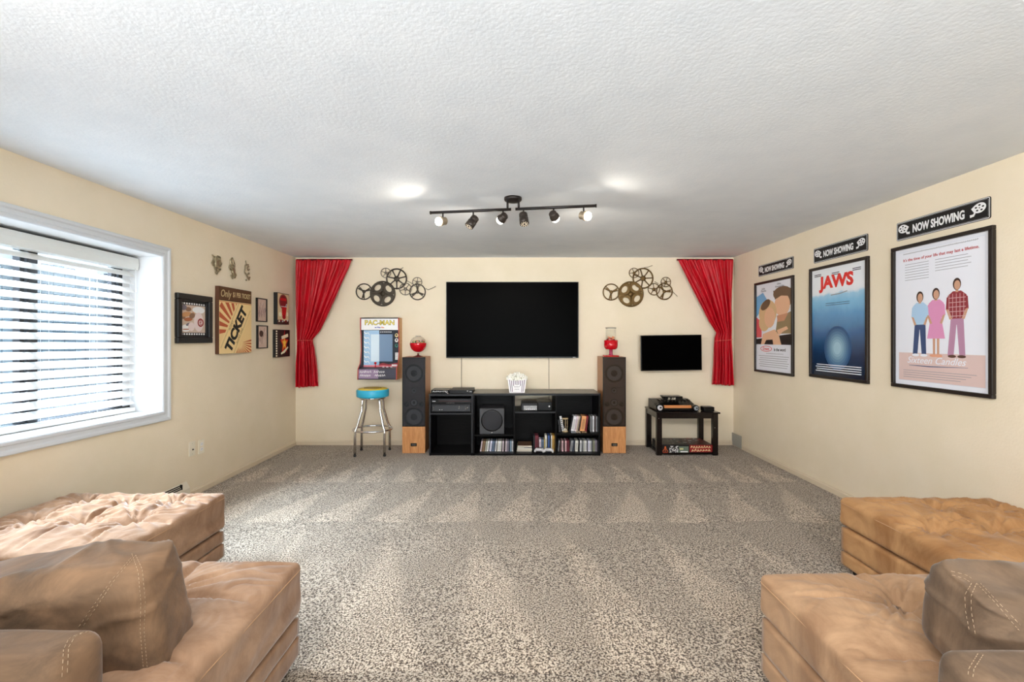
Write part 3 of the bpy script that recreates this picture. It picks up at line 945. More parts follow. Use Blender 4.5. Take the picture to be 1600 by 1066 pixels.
# control panel: sloping deck
deck = Matrix.Translation((0, 0, 0))
b = MB()
P = [(.0, .25), (.135, .262), (.15, .10), (.0, .10)]
b.prism([(z_, y_) for y_, z_ in P], -aw + .012, aw - .012, 0, Matrix(((0, 0, 1, 0), (0, 1, 0, 0), (1, 0, 0, 0), (0, 0, 0, 1))))
b.build('control_panel', mat('graphite_panel', (58, 58, 66), .35), arc)
# front skirt of the panel, with lettering
b = MB()
b.rect(-aw + .014, aw * .05, .012, .128, .2640, 0); b.rect(aw * .05, aw - .014, .012, .128, .2640, 1)
b.build('panel_artwork', [mat('mauve_print', (150, 128, 158), .35), mat('slate_print', (62, 62, 78), .35)], arc)
b = MB(); scribble(b, ax_(.06), ax_(.36), .098, .036, 7, .2648, 0, 5); scribble(b, ax_(.42), ax_(.70), .098, .036, 6, .2648, 0, 6); b.build('lettering', M_paper, arc)
for f_ in (.19, .56):
    b = MB()
    rnd = random.Random(int(f_ * 100))
    for k in range(6):
        x_ = ax_(f_) - .06 + k * .022
        b.strip([(x_, .035 + rnd.random() * .01), (x_ + .012, .060 + rnd.random() * .008), (x_ + .020, .040 + rnd.random() * .012)], [.006, .010, .005], .2648)
    b.build('lettering', M_paper, arc)
MB().lathe([(.018, 0), (.018, .004), (.005, .006), (.005, .04), (.013, .045), (.016, .055), (.012, .066), (0, .068)], Matrix.Translation((ax_(.42), .15, .21)) @ Matrix.Rotation(-PI / 2, 4, 'X'), 14).build('joystick', M_red, arc)
for k in range(3):
    MB().lathe([(.014, 0), (.014, .008), (.010, .012), (0, .012)], Matrix.Translation((ax_(.62 + k * .10), .148, .20)) @ Matrix.Rotation(-PI / 2, 4, 'X'), 12).build('play_button', M_paper, arc)
MB().rect(-aw + .02, aw - .02, .150, .172, .1010).build('pink_strip', mat('pink_edge', (232, 128, 140), .4), arc)  # narrow pink strip below the screen
# title letters, yellow with a dark outline
M_ylw = mat('pale_yellow_letters', (246, 226, 96), .4)
text('title_outline', 'PAC-MAN', .082, M_ink, arc, 0, ah - .066, .1602, 1.05, bold=.0038)
text('title_lettering', 'PAC-MAN', .082, M_ylw, arc, 0, ah - .066, .1610, 1.05, bold=.0008)
b = MB()
for k, (x_, c_) in enumerate(((-.05, 1), (-.02, 1), (.0, 1), (.03, 0), (.045, 0))):
    b.ell(x_, ah - .125 + .003 * (k % 2), .014, .007, .1604 + .0002 * k, c_)
b.build('marquee_artwork', [mat('salmon_print', (226, 150, 120), .4), mat('periwinkle_print', (120, 126, 190), .4)], arc)

# ------------------------------------------------------------------ bar stool
st = thing('bar_stool', 'round stool with yellow and light blue seat on chrome legs beneath the arcade game', 'stool', (X(582.5, 5.5), 5.5, 0), math.radians(4))
sr = .186
MB().lathe([(0, .682), (sr - .02, .682), (sr, .690), (sr + .004, .70), (sr + .004, .762), (sr - .004, .776), (sr - .03, .785), (0, .786)], seg=40).build('seat', [mat('turquoise_vinyl', (52, 178, 214), .35)], st)
MB().lathe([(0, .790), (sr - .045, .7895), (sr - .022, .785), (sr - .006, .7765), (sr - .004, .774)], seg=40).build('seat_top', mat('yellow_vinyl', (240, 208, 60), .35), st)
b = MB()
rnd = random.Random(5)
b.ell(0, 0, .105, .105, .7906, 0, 30); b.ell(0, 0, .092, .092, .7909, 1, 30)
for k in range(7):
    b.box(-.075 + k * .022, -.060 + k * .022, -.018, .022, .7909, .7914, 0)
b.build('seat_print', [mat('brown_print', (120, 92, 40), .4), mat('gold_print', (222, 186, 52), .4)], st)
MB().lathe([(sr - .05, .665), (sr - .03, .665), (sr - .03, .684), (sr - .05, .684)], seg=32).build('seat_ring', M_chrome, st)
fx, fy = .170, .150
for (sx, sy) in ((-1, -1), (1, -1), (-1, 1), (1, 1)):
    path = [(sx * .06, sy * .05, .672), (sx * .085, sy * .075, .668), (sx * .100, sy * .09, .645), (sx * .104, sy * .093, .60), (sx * .106, sy * .095, .53), (sx * .115, sy * .103, .50), (sx * .15, sy * .132, .35), (sx * fx, sy * fy, .30), (sx * fx, sy * fy, .25), (sx * (fx + .002), sy * (fy + .002), .02)]
    MB().tube(path, .0145, 12).build('leg', M_chrome, st)
    MB().lathe([(0, 0), (.016, 0), (.017, .02), (.014, .024)], Matrix.Translation((sx * (fx + .002), sy * (fy + .002), 0)), 12).build('rubber_foot', mat('dark_rubber', (40, 38, 38), .7), st)
MB().tube([((fx + .018) * 1.22 * math.cos(2 * PI * k / 40), (fy + .018) * 1.22 * math.sin(2 * PI * k / 40), .295) for k in range(40)], .011, 8, closed=True).build('foot_ring', M_chrome, st)

# ------------------------------------------------------------------ floor speakers
def speaker(label, x0, mside, mirror):
    W, H, D0, D1 = .277, 1.162, 5.50, 5.86
    t = thing('floor_speaker', label, 'speaker', (x0 + W / 2, (D0 + D1) / 2, 0), group=None)
    hd = (D1 - D0) / 2
    MB().box(-W / 2, W / 2, -hd + .02, hd, 0.0, H).build('cabinet', M_oaks, t, bevel=.004)
    MB().box(-W / 2, W / 2, -hd, -hd + .019, 0.0, .322).build('front_panel', M_oak, t, bevel=.003)
    Mf = Matrix(((1, 0, 0, 0), (0, 0, -1, -hd + .019), (0, 1, 0, 0), (0, 0, 0, 1)))
    MB().box(-W / 2 + .006, W / 2 - .006, .326, H - .006, -.001, .001, 0, Mf).build('baffle', mat('brown_black_baffle', (96, 80, 66) if mside else (92, 84, 84), .6), t)
    cone = mat('speaker_cone', (112, 112, 116) if not mside else (104, 88, 74), .55)
    ringm = mat('speaker_ring', (30, 29, 30), .5)
    for (zc, r) in ((.965, .110), (.755, .036), (.610, .046), (.385 + .02, .115)):
        Tc = Mf @ Matrix.Translation((0, zc, .001))
        if zc < .5: Tc = Mf @ Matrix.Translation((0, .455 - .02, .001))
        drv = MB().lathe([(r, 0), (r, .005), (r * .88, .007), (r * .84, .004), (r * .60, .0005), (r * .36, .0005)], Tc, 32).build('driver', ringm, t)
        MB().lathe([(r * .80, .0035), (r * .36, .0006)], Tc, 24).build('cone', cone, drv)
        MB().lathe([(r * .36, .0008), (r * .30, .003), (0, .006)], Tc, 20).build('dust_cap', ringm, drv)
    for sx in (-1, 1):
        MB().lathe([(0, 0), (.030, .001), (.030, .004), (.022, .004), (.018, .001)], Mf @ Matrix.Translation((sx * .088, .590, .001)), 20).build('port', ringm, t)
    MB().box(-.12, .12, .790, .795, 0, .006, 0, Mf).build('baffle_rib', ringm, t)
    g = clear_mat('sheer_grille_cloth_' + ('brown' if mside else 'grey'), (1, 1, 1, 1), face=.38, dcol=(70, 56, 44) if mside else (62, 64, 68))
    MB().box(-W / 2 + .004, W / 2 - .004, .324, H - .004, .012, .0135, 0, Mf).build('grille_cloth', g, t)
    for (a0, a1, c0_, c1_) in ((-W / 2, W / 2, H - .012, H - .001), (-W / 2, W / 2, .322, .332), (-W / 2, -W / 2 + .008, .322, H), (W / 2 - .008, W / 2, .322, H)):
        MB().box(a0, a1, c0_, c1_, .001, .016, 0, Mf).build('grille_frame', M_black, t)
    MB().box(-.036, .036, .085, .122, .019, .0215, 0, Mf).build('badge', M_black, t)
    b = MB()
    for k in range(3): b.box(-.026, .026, .094 + k * .008, .097 + k * .008, .0215, .0219, 0, Mf)
    b.build('badge_lettering', M_steel, t)
    return t
speaker('tall oak floor speaker with dark grille between the stool and the receivers', X(628.5, 5.5), False, False)
speaker('tall oak floor speaker with brown grille beside the film case shelf', X(942.2, 5.5), True, True)

# ------------------------------------------------------------------ candy dishes on the speakers
M_glass = clear_mat('clear_glass', (.97, .98, .97, 1))
M_redg = mat('red_glass', (196, 4, 22), .12, spec=.7)
SZ = 1.162
def candy_field(t, r, z0, cols, n, seed, zsp=.02):
    rnd = random.Random(seed)
    ms = [mat('candy_%s' % nm, c, .35) for nm, c in cols]
    for k in range(n):
        a = rnd.random() * 2 * PI; q = r * math.sqrt(rnd.random())
        m = ms[k % len(ms)]
        MB().lathe([(0, -.008), (.008, -.005), (.011, 0), (.008, .005), (0, .008)], seg=8).build('candy', m, t, loc=(q * math.cos(a), q * math.sin(a), z0 + rnd.random() * zsp), rot=(rnd.random(), rnd.random(), 0))
gx = X(653.4, 5.66)
t = thing('candy_bowl', 'stemmed round glass bowl, red below and mixed candies above, on the speaker by the stool', 'candy bowl', (gx, 5.66, SZ))
k_ = 5.66 / F
R = 12.8 * k_
cz = .031 * 1 + R * .92 + .012
def prof_arc(R, cz, a0, a1, n=12): return [(R * math.cos(math.radians(a0 + (a1 - a0) * i / n)), cz + R * math.sin(math.radians(a0 + (a1 - a0) * i / n))) for i in range(n + 1)]
MB().lathe([(0, 0), (.062, 0), (.060, .004), (.03, .014), (.012, .02), (.010, .03)], seg=28).build('foot', mat('dark_red_base', (96, 14, 14), .2), t)
MB().lathe([(.010, .016), (.009, .030), (.014, .044)], seg=16).build('stem', M_chrome, t)
MB().lathe(prof_arc(R, cz + .02, -90, 8, 14) + [(0, cz + .02 + R * .12)], seg=32).build('red_bowl', M_redg, t)
MB().lathe(prof_arc(R * .985, cz + .02, 8, 74, 12), seg=32).build('glass_dome', M_glass, t)
MB().lathe([(R * .30, cz + .02 + R * .94), (R * .34, cz + .02 + R * .97), (R * .30, cz + .02 + R * 1.0), (R * .26, cz + .02 + R * .97), (R * .30, cz + .02 + R * .94)], seg=28).build('glass_rim', M_steel, t)
candy_field(t, R * .82, cz + .02 + R * .16, [('cream', (236, 214, 150)), ('green', (70, 130, 70)), ('orange', (224, 140, 80)), ('pink', (226, 150, 180)), ('brown', (112, 84, 52))], 34, 3, .028)
gx = X(954.5, 5.66)
t = thing('candy_jar', 'stemmed cylindrical glass jar with red lower bowl on the speaker by the film cases', 'candy jar', (gx, 5.66, SZ))
r1 = 7.8 * k_; r2 = 10.6 * k_
MB().box(-.090, .090, -.06, .06, 0, .018).build('foot', mat('red_base', (178, 20, 24), .2), t, bevel=.004)
MB().lathe([(.03, .018), (.022, .03), (.021, .085), (.03, .092)], seg=20).build('stem', mat('rose_stem', (170, 60, 90), .15), t)
zb_ = .088
MB().lathe([(0, zb_), (r2 * .75, zb_ + .004), (r2 * .93, zb_ + .02), (r2, zb_ + .05), (r2, zb_ + .112), (r2 * .9, zb_ + .118), (0, zb_ + .116)], seg=32).build('red_bowl', M_redg, t)
MB().lathe([(r1 + .004, zb_ + .117), (r1, zb_ + .13), (r1, zb_ + .262), (r1 + .002, zb_ + .268)], seg=32).build('glass_cylinder', M_glass, t)
MB().lathe([(r1 - .004, zb_ + .264), (r1 + .003, zb_ + .264), (r1 + .003, zb_ + .272), (r1 - .004, zb_ + .272), (r1 - .004, zb_ + .264)], seg=28).build('glass_rim', M_steel, t)
candy_field(t, r1 * .8, zb_ + .122, [('coral', (224, 100, 70)), ('rust', (150, 52, 36)), ('peach', (238, 170, 120))], 22, 9, .038)

# ------------------------------------------------------------------ long low shelf units
CD0, CD1 = 5.392, 5.84       # front and back of the units
CT = .736                    # top height
def XF(px): return X(px, CD0)
def unit(name, label, x0, x1, parts):
    t = thing(name, label, 'shelf unit', ((x0 + x1) / 2, (CD0 + CD1) / 2, 0))
    ox, oy = t.location.x, t.location.y
    for (nm, a0, a1, d0, d1, z0, z1, m) in parts:
        MB().box(a0 - ox, a1 - ox, d0 - oy, d1 - oy, z0, z1).build(nm, m, t, bevel=.0012, bseg=1)
    return t
xa, xb, xc, xd, xe = XF(670.6), XF(738.8), XF(803.5), XF(869), XF(938)
T_ = .018
SZ1 = Z(645.6, CD0)          # shelf tops
unit('media_cabinet', 'black wood grain cabinet holding the two receivers above an empty cubby', xa, xb, [
    ('side_panel', xa, xa + T_, CD0, CD1, 0, CT - .03, M_blackwood), ('side_panel', xb - T_, xb, CD0, CD1, 0, CT - .03, M_blackwood),
    ('front_edge', xa, xa + T_, CD0 - .002, CD0, 0, CT - .03, M_grey_trim), ('front_edge', xb - T_, xb, CD0 - .002, CD0, 0, CT - .03, M_grey_trim),
    ('top_panel', xa - .004, xb + .001, CD0 - .003, CD1, CT - .03, CT - .006, M_grey_trim),
    ('shelf', xa + T_, xb - T_, CD0, CD1 - .01, SZ1 - .020, SZ1, M_grey_trim),
    ('bottom_panel', xa, xb, CD0 - .002, CD1, .004, .030, M_blackwood),
    ('back_panel', xa + T_, xb - T_, CD1 - .01, CD1 - .002, .03, CT - .03, M_blackwood)])
SZ2, SZ3, SZ4 = .246, Z(643.5, CD0), .262
unit('shelf_unit', 'long black wood grain shelf unit below the large television holding film cases and subwoofer', xb + .002, xe, [
    ('side_panel', xb + .002, xb + .002 + T_, CD0, CD1, 0, CT - .022, M_blackwood), ('side_panel', xe - T_, xe, CD0, CD1, 0, CT - .022, M_blackwood),
    ('divider', xc - T_ / 2, xc + T_ / 2, CD0 + .002, CD1, .02, CT - .022, M_blackwood), ('divider', xd - T_ / 2, xd + T_ / 2, CD0 + .002, CD1, .02, CT - .022, M_blackwood),
    ('top_panel', xb + .002, xe + .004, CD0 - .004, CD1 + .01, CT - .022, CT, M_topwood),
    ('top_front_edge', xb + .002, xe + .004, CD0 - .006, CD0 - .0045, CT - .024, CT - .001, M_black),
    ('bottom_panel', xb + .002, xe, CD0, CD1, .003, .024, M_blackwood),
    ('shelf', xb + T_, xc - T_ / 2, CD0 + .004, CD1 - .01, SZ2 - .018, SZ2, M_blackwood),
    ('shelf', xc + T_ / 2, xd - T_ / 2, CD0 + .002, CD1 - .01, SZ3 - .018, SZ3, M_grey_trim),
    ('shelf', xd + T_ / 2, xe - T_, CD0 + .004, CD1 - .01, SZ4 - .022, SZ4, M_blackwood),
    ('back_panel', xb + T_, xc, CD1 - .01, CD1 - .002, .024, CT - .022, M_blackwood),
    ('back_panel', xc, xd, CD1 - .01, CD1 - .002, .024, SZ3 - .018, M_blackwood),
    ('back_panel', xd, xe - T_, CD1 - .01, CD1 - .002, .024, CT - .022, M_blackwood)])

# receivers and players
RD = 5.42
def gear(name, label, cat, px0, px1, z0, h, D0, depth, m=None):
    x0, x1 = X(px0, D0), X(px1, D0)
    t = thing(name, label, cat, ((x0 + x1) / 2, D0, z0))
    return t, (x1 - x0) / 2, h, depth
Rf = Matrix(((1, 0, 0, 0), (0, 0, -1, 0), (0, 1, 0, 0), (0, 0, 0, 1)))     # xy drawing -> front face
M_gear = mat('dark_grey_fascia', (48, 50, 54), .35)
t, w, h, d = gear('av_receiver', 'dark grey receiver with white knobs on the cabinet shelf, under the slimmer player', 'receiver', 673.6, 736, SZ1 + .006, .098, RD, .34)
MB().box(-w, w, 0, d, 0, h).build('body', M_black, t, bevel=.003)
MB().box(-w + .012, w - .012, .012, h - .02, 0, .006, 0, Rf).build('fascia', M_gear, t, bevel=.002)
MB().box(-w + .012, w - .012, h - .018, h - .004, 0, .004, 0, Rf).build('display_strip', M_grey_trim, t)
for (fx_, zz, r) in ((.42, .066, .010), (.40, .045, .009), (.78, .074, .008), (.83, .052, .011), (.74, .040, .009), (-.86, .055, .007), (-.86, .032, .006)):
    MB().lathe([(r, 0), (r * .9, .010), (0, .011)], Rf @ Matrix.Translation((fx_ * w, zz, .006)), 16).build('knob', M_steel, t)
for fx_ in (-.56, -.45): MB().lathe([(.004, 0), (.004, .004), (0, .004)], Rf @ Matrix.Translation((fx_ * w, .030, .006)), 10).build('button', M_paper, t)
for sx in (-.8, .8): MB().lathe([(.016, -.006), (.018, 0)], Matrix.Translation((sx * w, .05, 0)), 12).build('foot', M_black, t)
t, w, h, d = gear('disc_player', 'black slim disc player lying on the dark grey receiver inside the cabinet', 'disc player', 673.0, 736.4, SZ1 + .106, .062, RD, .32)
MB().box(-w, w, 0, d, 0, h).build('body', M_black, t, bevel=.003)
MB().box(-w * .62, w * .98, h - .026, h - .008, 0, .003, 0, Rf).build('disc_tray', M_grey_trim, t)
MB().box(-w * .60, w * .95, h - .033, h - .029, 0, .003, 0, Rf).build('red_line', mat('dull_red_line', (96, 52, 50), .4), t)
MB().box(-w * .92, -w * .76, .026, .033, 0, .002, 0, Rf).build('badge', M_paper, t)
for k in range(5): MB().box(-w * .22 + k * .020, -w * .22 + k * .020 + .012, .006, .011, 0, .002, 0, Rf).build('button', M_steel, t)
t, w, h, d = gear('cable_box', 'flat black cable box on top of the cabinet, behind the remote controls', 'cable box', 702.5, 738.5, CT - .006, .040, 5.45, .30)
MB().box(-w, w, 0, d, 0, h).build('body', M_blacksatin, t, bevel=.003)
MB().box(-w + .004, w - .004, .004, h - .004, 0, .002, 0, Rf).build('fascia', M_black, t)
MB().box(w * .50, w * .60, .024, .032, 0, .003, 0, Rf).build('button', M_paper, t)
MB().box(w * .72, w * .92, .018, .024, 0, .003, 0, Rf).build('lettering', M_steel, t)
t, w, h, d = gear('stereo_adapter', 'low black box with pale printing on the cabinet end near the stool side speaker', 'electronic box', 673.5, 701.5, CT - .006, .042, 5.44, .22)
MB().box(-w, w, 0, d, 0, h).build('body', M_black, t, bevel=.004)
b = MB(); rnd = random.Random(12)
for k in range(9):
    x_ = -w * .78 + k * w * .19
    b.strip([(x_, .014 + rnd.random() * .006), (x_ + .006, .026 + rnd.random() * .006), (x_ + .014, .018 + rnd.random() * .01)], [.004, .007, .003], .0012, 0)
o = b.build('lettering', [M_paper], t); o.data.transform(Rf)
MB().tube([(w * .5, -.006, .03), (w * .8, -.03, .012), (w * .98, -.02, .003), (w * .9, -.04, .002)], .003, 6).build('cable_end', mat('pale_grey_cord', (186, 176, 176), .5), t)

# subwoofer
D = 5.44
x0, x1 = X(749.4, D), X(787.8, D)
z1_ = Z(638.4, D)
t = thing('subwoofer', 'dark grey square subwoofer with round cloth grille on the shelf over the compact disc cases', 'subwoofer', ((x0 + x1) / 2, D, SZ2))
w, h = (x1 - x0) / 2, z1_ - SZ2
MB().box(-w, w, 0, .30, 0, h).build('cabinet', mat('graphite_cabinet', (62, 62, 64), .5), t, bevel=.004)
T2 = Rf @ Matrix.Translation((0, h * .53, 0))
R2 = 17.0 / F * D
MB().lathe([(R2, 0), (R2, .006), (R2 * .97, .010), (R2 * .9, .011)], T2, 44).build('grille_ring', M_black, t)
MB().lathe([(R2 * .9, .009), (R2 * .6, .016), (0, .019)], T2, 44).build('grille_cloth', mat('charcoal_cloth', (44, 44, 48), .8), t)
MB().lathe([(.007, .004), (.007, .006), (0, .006)], Rf @ Matrix.Translation((0, h * .06, -.003)), 12).build('badge', M_paper, t)

# game console on the middle shelf
D = 5.43
x0, x1 = X(814.8, D), X(862.5, D)
t = thing('game_console', 'black and silver game console on the short shelf with the open back', 'game console', ((x0 + x1) / 2, D, SZ3))
w = (x1 - x0) / 2
MB().box(-w, w * .06, 0, .26, .006, .094).build('drive_half', M_blacksatin, t, bevel=.006)
MB().box(-w + .025, w * .02, .012, .066, 0, .004, 0, Rf).build('silver_fascia', mat('mirror_silver_panel', (150, 150, 150), .25, .8), t)
for k in range(5): MB().box(-w + .05 + k * .024, -w + .05 + k * .024 + .015, .020, .027, .004, .006, 0, Rf).build('button', M_paper, t)
MB().box(w * .06, w, -.004, .27, .006, .108).build('power_half', M_black, t, bevel=.006)
MB().lathe([(.010, 0), (.009, .004), (0, .005)], Rf @ Matrix.Translation((w * .82, .058, .004)), 16).build('power_button', M_paper, t)

# ---- cases, discs and books: one object each
def case_mat(nm, c): return mat('case_' + nm, c, .35)
CC = {'white': (232, 230, 232), 'rose white': (226, 208, 214), 'brown': (112, 82, 56), 'tan': (150, 122, 88), 'olive': (150, 150, 126), 'pale green': (206, 212, 196), 'grey': (150, 152, 154), 'black': (20, 20, 24),
      'lavender white': (224, 222, 240), 'slate': (96, 110, 134), 'slate blue': (120, 138, 160), 'dark slate': (54, 60, 76), 'cream': (228, 224, 212), 'mauve grey': (142, 132, 144), 'light blue': (150, 176, 194), 'maroon': (110, 40, 52),
      'dark brown': (66, 46, 42), 'yellow': (216, 190, 96), 'amber': (196, 150, 66), 'navy': (44, 60, 110), 'green': (96, 150, 96), 'orange': (232, 164, 108), 'crimson': (130, 26, 40), 'beige': (196, 178, 152), 'pale pink': (232, 190, 196), 'blue': (70, 104, 176)}
def case(name, cat, label, group, x, D, z, wd, hh, dp, col, lean=0.0, title=None):
    t = thing(name, label, cat, (x, D, z), 0, group)
    t.rotation_euler = (0, -lean, 0) if False else (0, lean, 0)
    m = case_mat(col.replace(' ', '_'), CC[col])
    MB().box(-wd / 2, wd / 2, 0, dp, 0, hh).build('case', m, t)
    MB().box(-wd / 2 + wd * .18, wd / 2 - wd * .18, -.0006, 0, hh * .12, hh * .80).build('spine_insert', case_mat(col.replace(' ', '_') + '_insert', [max(4, int(v_ * .80)) for v_ in CC[col]]), t)
    return t
def row(name, cat, what, group, D, z, hh, dp, items, anchor, hi=None):
    """items: (left px, right px at the bottom, colour, lean px at the top)"""
    items = sorted(items, key=lambda q: q[0])
    lo_ = X(items[0][0], D); end_ = X(items[-1][1], D)
    ks = 1.0 if hi is None else min(1.0, (hi - .002 - lo_ - sum(max(0.0, p_[3] - q_[3]) for p_, q_ in zip(items, items[1:])) / F * D) / (end_ - lo_))
    off = 0.0; pl_n = 0.0
    for k, (a, b_, c, ln) in enumerate(items):
        off += max(0.0, pl_n - ln) / F * D; pl_n = ln
        xa_, xb_ = off + lo_ + (X(a, D) - lo_) * ks, off + lo_ + (X(b_, D) - lo_) * ks
        wd = xb_ - xa_ - .0006
        lean = math.atan2(ln / F * D, hh)
        case(name, cat, '%s %s, %s %s' % (c, what, ORD[k], anchor), group, (xa_ + xb_) / 2 if lean < .01 else xb_ - wd / 2 - .0, D, z + (wd / 2 * math.sin(lean) + .0005), wd * math.cos(lean), hh, dp, c, lean)
def zx(v, x0, k): return x0 + v * k
Q = lambda v: 740 + v * .04375
L1 = [(228, 275, 'rose white', 2.2), (277, 322, 'brown', 2.2), (324, 362, 'tan', 2.2), (364, 408, 'brown', 2.2), (410, 440, 'pale green', 2.2), (442, 476, 'olive', 2.2), (478, 540, 'white', 2.2), (542, 572, 'black', 2.2),
      (574, 642, 'lavender white', 2.0), (644, 680, 'slate', 1.6), (682, 712, 'slate blue', 1.6), (714, 744, 'slate', 1.6), (746, 774, 'dark slate', 1.6), (776, 818, 'white', 1.6), (820, 845, 'black', 1.6),
      (847, 900, 'cream', 1.2), (902, 950, 'white', 1.2), (952, 1000, 'cream', 1.0), (1002, 1030, 'black', .7), (1032, 1078, 'rose white', .6), (1080, 1110, 'dark brown', .5), (1112, 1140, 'black', .5), (1142, 1188, 'rose white', .4),
      (1190, 1225, 'mauve grey', .2), (1227, 1262, 'mauve grey', .1), (1264, 1318, 'dark slate', 0), (1320, 1362, 'light blue', 0), (1364, 1388, 'grey', 0), (1390, 1436, 'white', 0)]
row('disc_case', 'disc case', 'compact disc case under the subwoofer', 'compact disc cases below the subwoofer', 5.49, .0245, .126, .14, [(Q(a), Q(b_), c, l) for a, b_, c, l in L1], 'from the receiver cabinet', xc - T_ / 2)
Q3 = lambda v: 865 + v * .075
L2 = [(86, 112, 'grey', 1.6), (116, 150, 'dark brown', .8), (154, 188, 'pale pink', 0), (190, 226, 'dark brown', 0), (230, 264, 'pale pink', 0), (266, 296, 'maroon', 0), (298, 330, 'maroon', 0),
      (336, 388, 'grey', 2.4), (390, 426, 'dark slate', 2.0), (436, 500, 'cream', 1.0), (508, 534, 'black', .6), (538, 576, 'white', .3), (592, 626, 'grey', 0), (628, 660, 'cream', 0), (662, 692, 'white', 0), (694, 714, 'black', 0),
      (718, 750, 'lavender white', 0), (752, 782, 'white', 0), (784, 814, 'grey', 0), (816, 832, 'black', 0), (834, 882, 'olive', 0), (886, 930, 'mauve grey', 0)]
row('disc_case', 'disc case', 'compact disc case in the lowest corner row', 'compact disc cases in the lowest corner', 5.49, .0245, .130, .14, [(Q3(a), Q3(b_), c, l) for a, b_, c, l in L2], 'from the controllers', xe - T_)
L4 = [(326, 362, 'black', 4.6), (366, 438, 'white', 4.6), (442, 486, 'rose white', 4.6), (490, 526, 'beige', 4.6), (530, 558, 'dark brown', 4.4), (566, 676, 'orange', 3.4), (682, 722, 'crimson', 3.0),
      (770, 800, 'grey', 0), (802, 820, 'black', 0), (822, 862, 'white', 0), (866, 898, 'dark brown', 0), (902, 932, 'grey', 0)]
row('film_case', 'film case', 'film case on the upper corner shelf', 'film cases on the upper corner shelf', 5.49, SZ4 + .0005, .186, .135, [(Q3(a), Q3(b_), c, l) for a, b_, c, l in L4], 'from the hourglass', xe - T_)
Q4 = lambda v: 800 + v * .0986
L5 = [(336, 366, 'black', 0), (368, 426, 'maroon', 0), (536, 566, 'cream', 0), (570, 586, 'black', 0), (588, 612, 'blue', 0), (614, 634, 'black', 0), (636, 656, 'cream', 0), (658, 694, 'amber', 0)]
row('game_case', 'game case', 'tall game case behind the controllers', 'game cases behind the controllers', 5.50, .0245, .190, .135, [(Q4(a), Q4(b_), c, l) for a, b_, c, l in L5], 'from the magazines', xd - T_ / 2)
L6 = [(432, 460, 'rose white', 0), (462, 508, 'slate', 0), (510, 527, 'yellow', 0)]
row('game_case', 'game case', 'short game case behind the controllers', 'short game cases behind the controllers', 5.50, .0245, .142, .135, [(Q4(a), Q4(b_), c, l) for a, b_, c, l in L6], 'from the magazines')
# things lying before the film cases
for k, (a, b_, c) in enumerate(((375, 460, 'grey'), (478, 560, 'beige'), (590, 690, 'tan'))):
    D = 5.42
    m = case_mat(c.replace(' ', '_'), CC[c])
    o = thing('disc_case', '%s case lying flat before the leaning film cases, %s from the hourglass' % (c, ORD[k]), 'disc case', ((X(Q3(a), D) + X(Q3(b_), D)) / 2, D + .02, SZ4))
    w = (X(Q3(b_), D) - X(Q3(a), D)) / 2
    MB().box(-w, w, -.018, .045, 0, .013).build('case', m, o, bevel=.001)
    MB().box(-w * .8, w * .8, -.0186, -.018, .004, .009).build('spine_insert', M_ink, o)
# hourglass
D = 5.50
hx0 = X(Q3(240), D); hh = .165
t = thing('hourglass', 'small hourglass with tan wooden ends on the upper film case shelf', 'hourglass', (hx0, D, SZ4))
w = .036
mt = mat('pale_wood_cap', (196, 170, 130), .45)
for z0_ in (0, hh - .012): MB().lathe([(0, z0_), (w, z0_), (w, z0_ + .012), (0, z0_ + .012)], seg=20).build('end_cap', mt, t)
MB().lathe([(w * .66, .012), (w * .70, .035), (w * .45, .06), (.005, hh / 2), (w * .45, hh - .06), (w * .70, hh - .035), (w * .66, hh - .012)], seg=20).build('glass_bulb', M_glass, t)
MB().lathe([(0, .013), (w * .6, .013), (w * .55, .03), (0, .048)], seg=16).build('sand', mat('white_sand', (236, 232, 222), .9), t)
for k in range(3):
    g = 2 * PI * k / 3 + .5
    MB().tube([(w * .88 * math.cos(g), w * .88 * math.sin(g), .01), (w * .88 * math.cos(g), w * .88 * math.sin(g), hh - .01)], .0035, 6).build('post', mt, t)
# leaning remote controls beside it
for k, (px, ln, hh_, c, lab) in enumerate(((882, -.18, .190, (224, 224, 226), 'white remote control leaning on the divider beside the hourglass'), (876.5, -.08, .150, (60, 60, 64), 'dark grey remote control standing against the divider beside the hourglass'))):
    t = thing('remote_control', lab, 'remote control', (X(px, 5.47) - .012, 5.50 - .03 * k, SZ4))
    t.rotation_euler = (0, ln, 0)
    MB().box(-.013, .013, -.008, .010, .003, hh_).build('shell', mat('remote_%d' % c[0], c, .4), t, bevel=.004)
    for q in range(6): MB().box(-.008, .008, -.0095, -.008, .03 + q * .022, .042 + q * .022).build('button', M_ink, t)
# magazines and controllers
D = 5.46
rnd = random.Random(21)
for k, (c, hh_, lab) in enumerate((('tan', .012, 'brown covered magazine at the bottom of the pile beside the game cases'), ('pale green', .016, 'pale green edged magazine, second in the pile beside the game cases'), ('white', .012, 'white magazine with rosy cover, third in the pile'), ('green', .010, 'green printed booklet near the pile top'), ('brown', .018, 'brown book lying uppermost on the magazine pile'))):
    z0_ = .0245 + (0, .013, .030, .043, .054)[k]
    x0, x1 = X(807 + k * .5, D), X(831.5 - (k == 3) * 12, D)
    t = thing('magazine', lab, 'magazine', ((x0 + x1) / 2, D + .13, z0_), math.radians(rnd.uniform(-2, 2)), 'magazines stacked in the lower middle cubby')
    w = (x1 - x0) / 2 * .97
    MB().box(-w, w, -.10, .13, 0, hh_ - .001).build('pages', case_mat('pages', (214, 206, 190)), t)
    MB().box(-w - .001, w + .001, -.101, .131, hh_ - .002, hh_ - .0004).build('cover', case_mat(c.replace(' ', '_'), CC[c]), t)
M_ctrl = mat('controller_white', (206, 204, 206), .35)
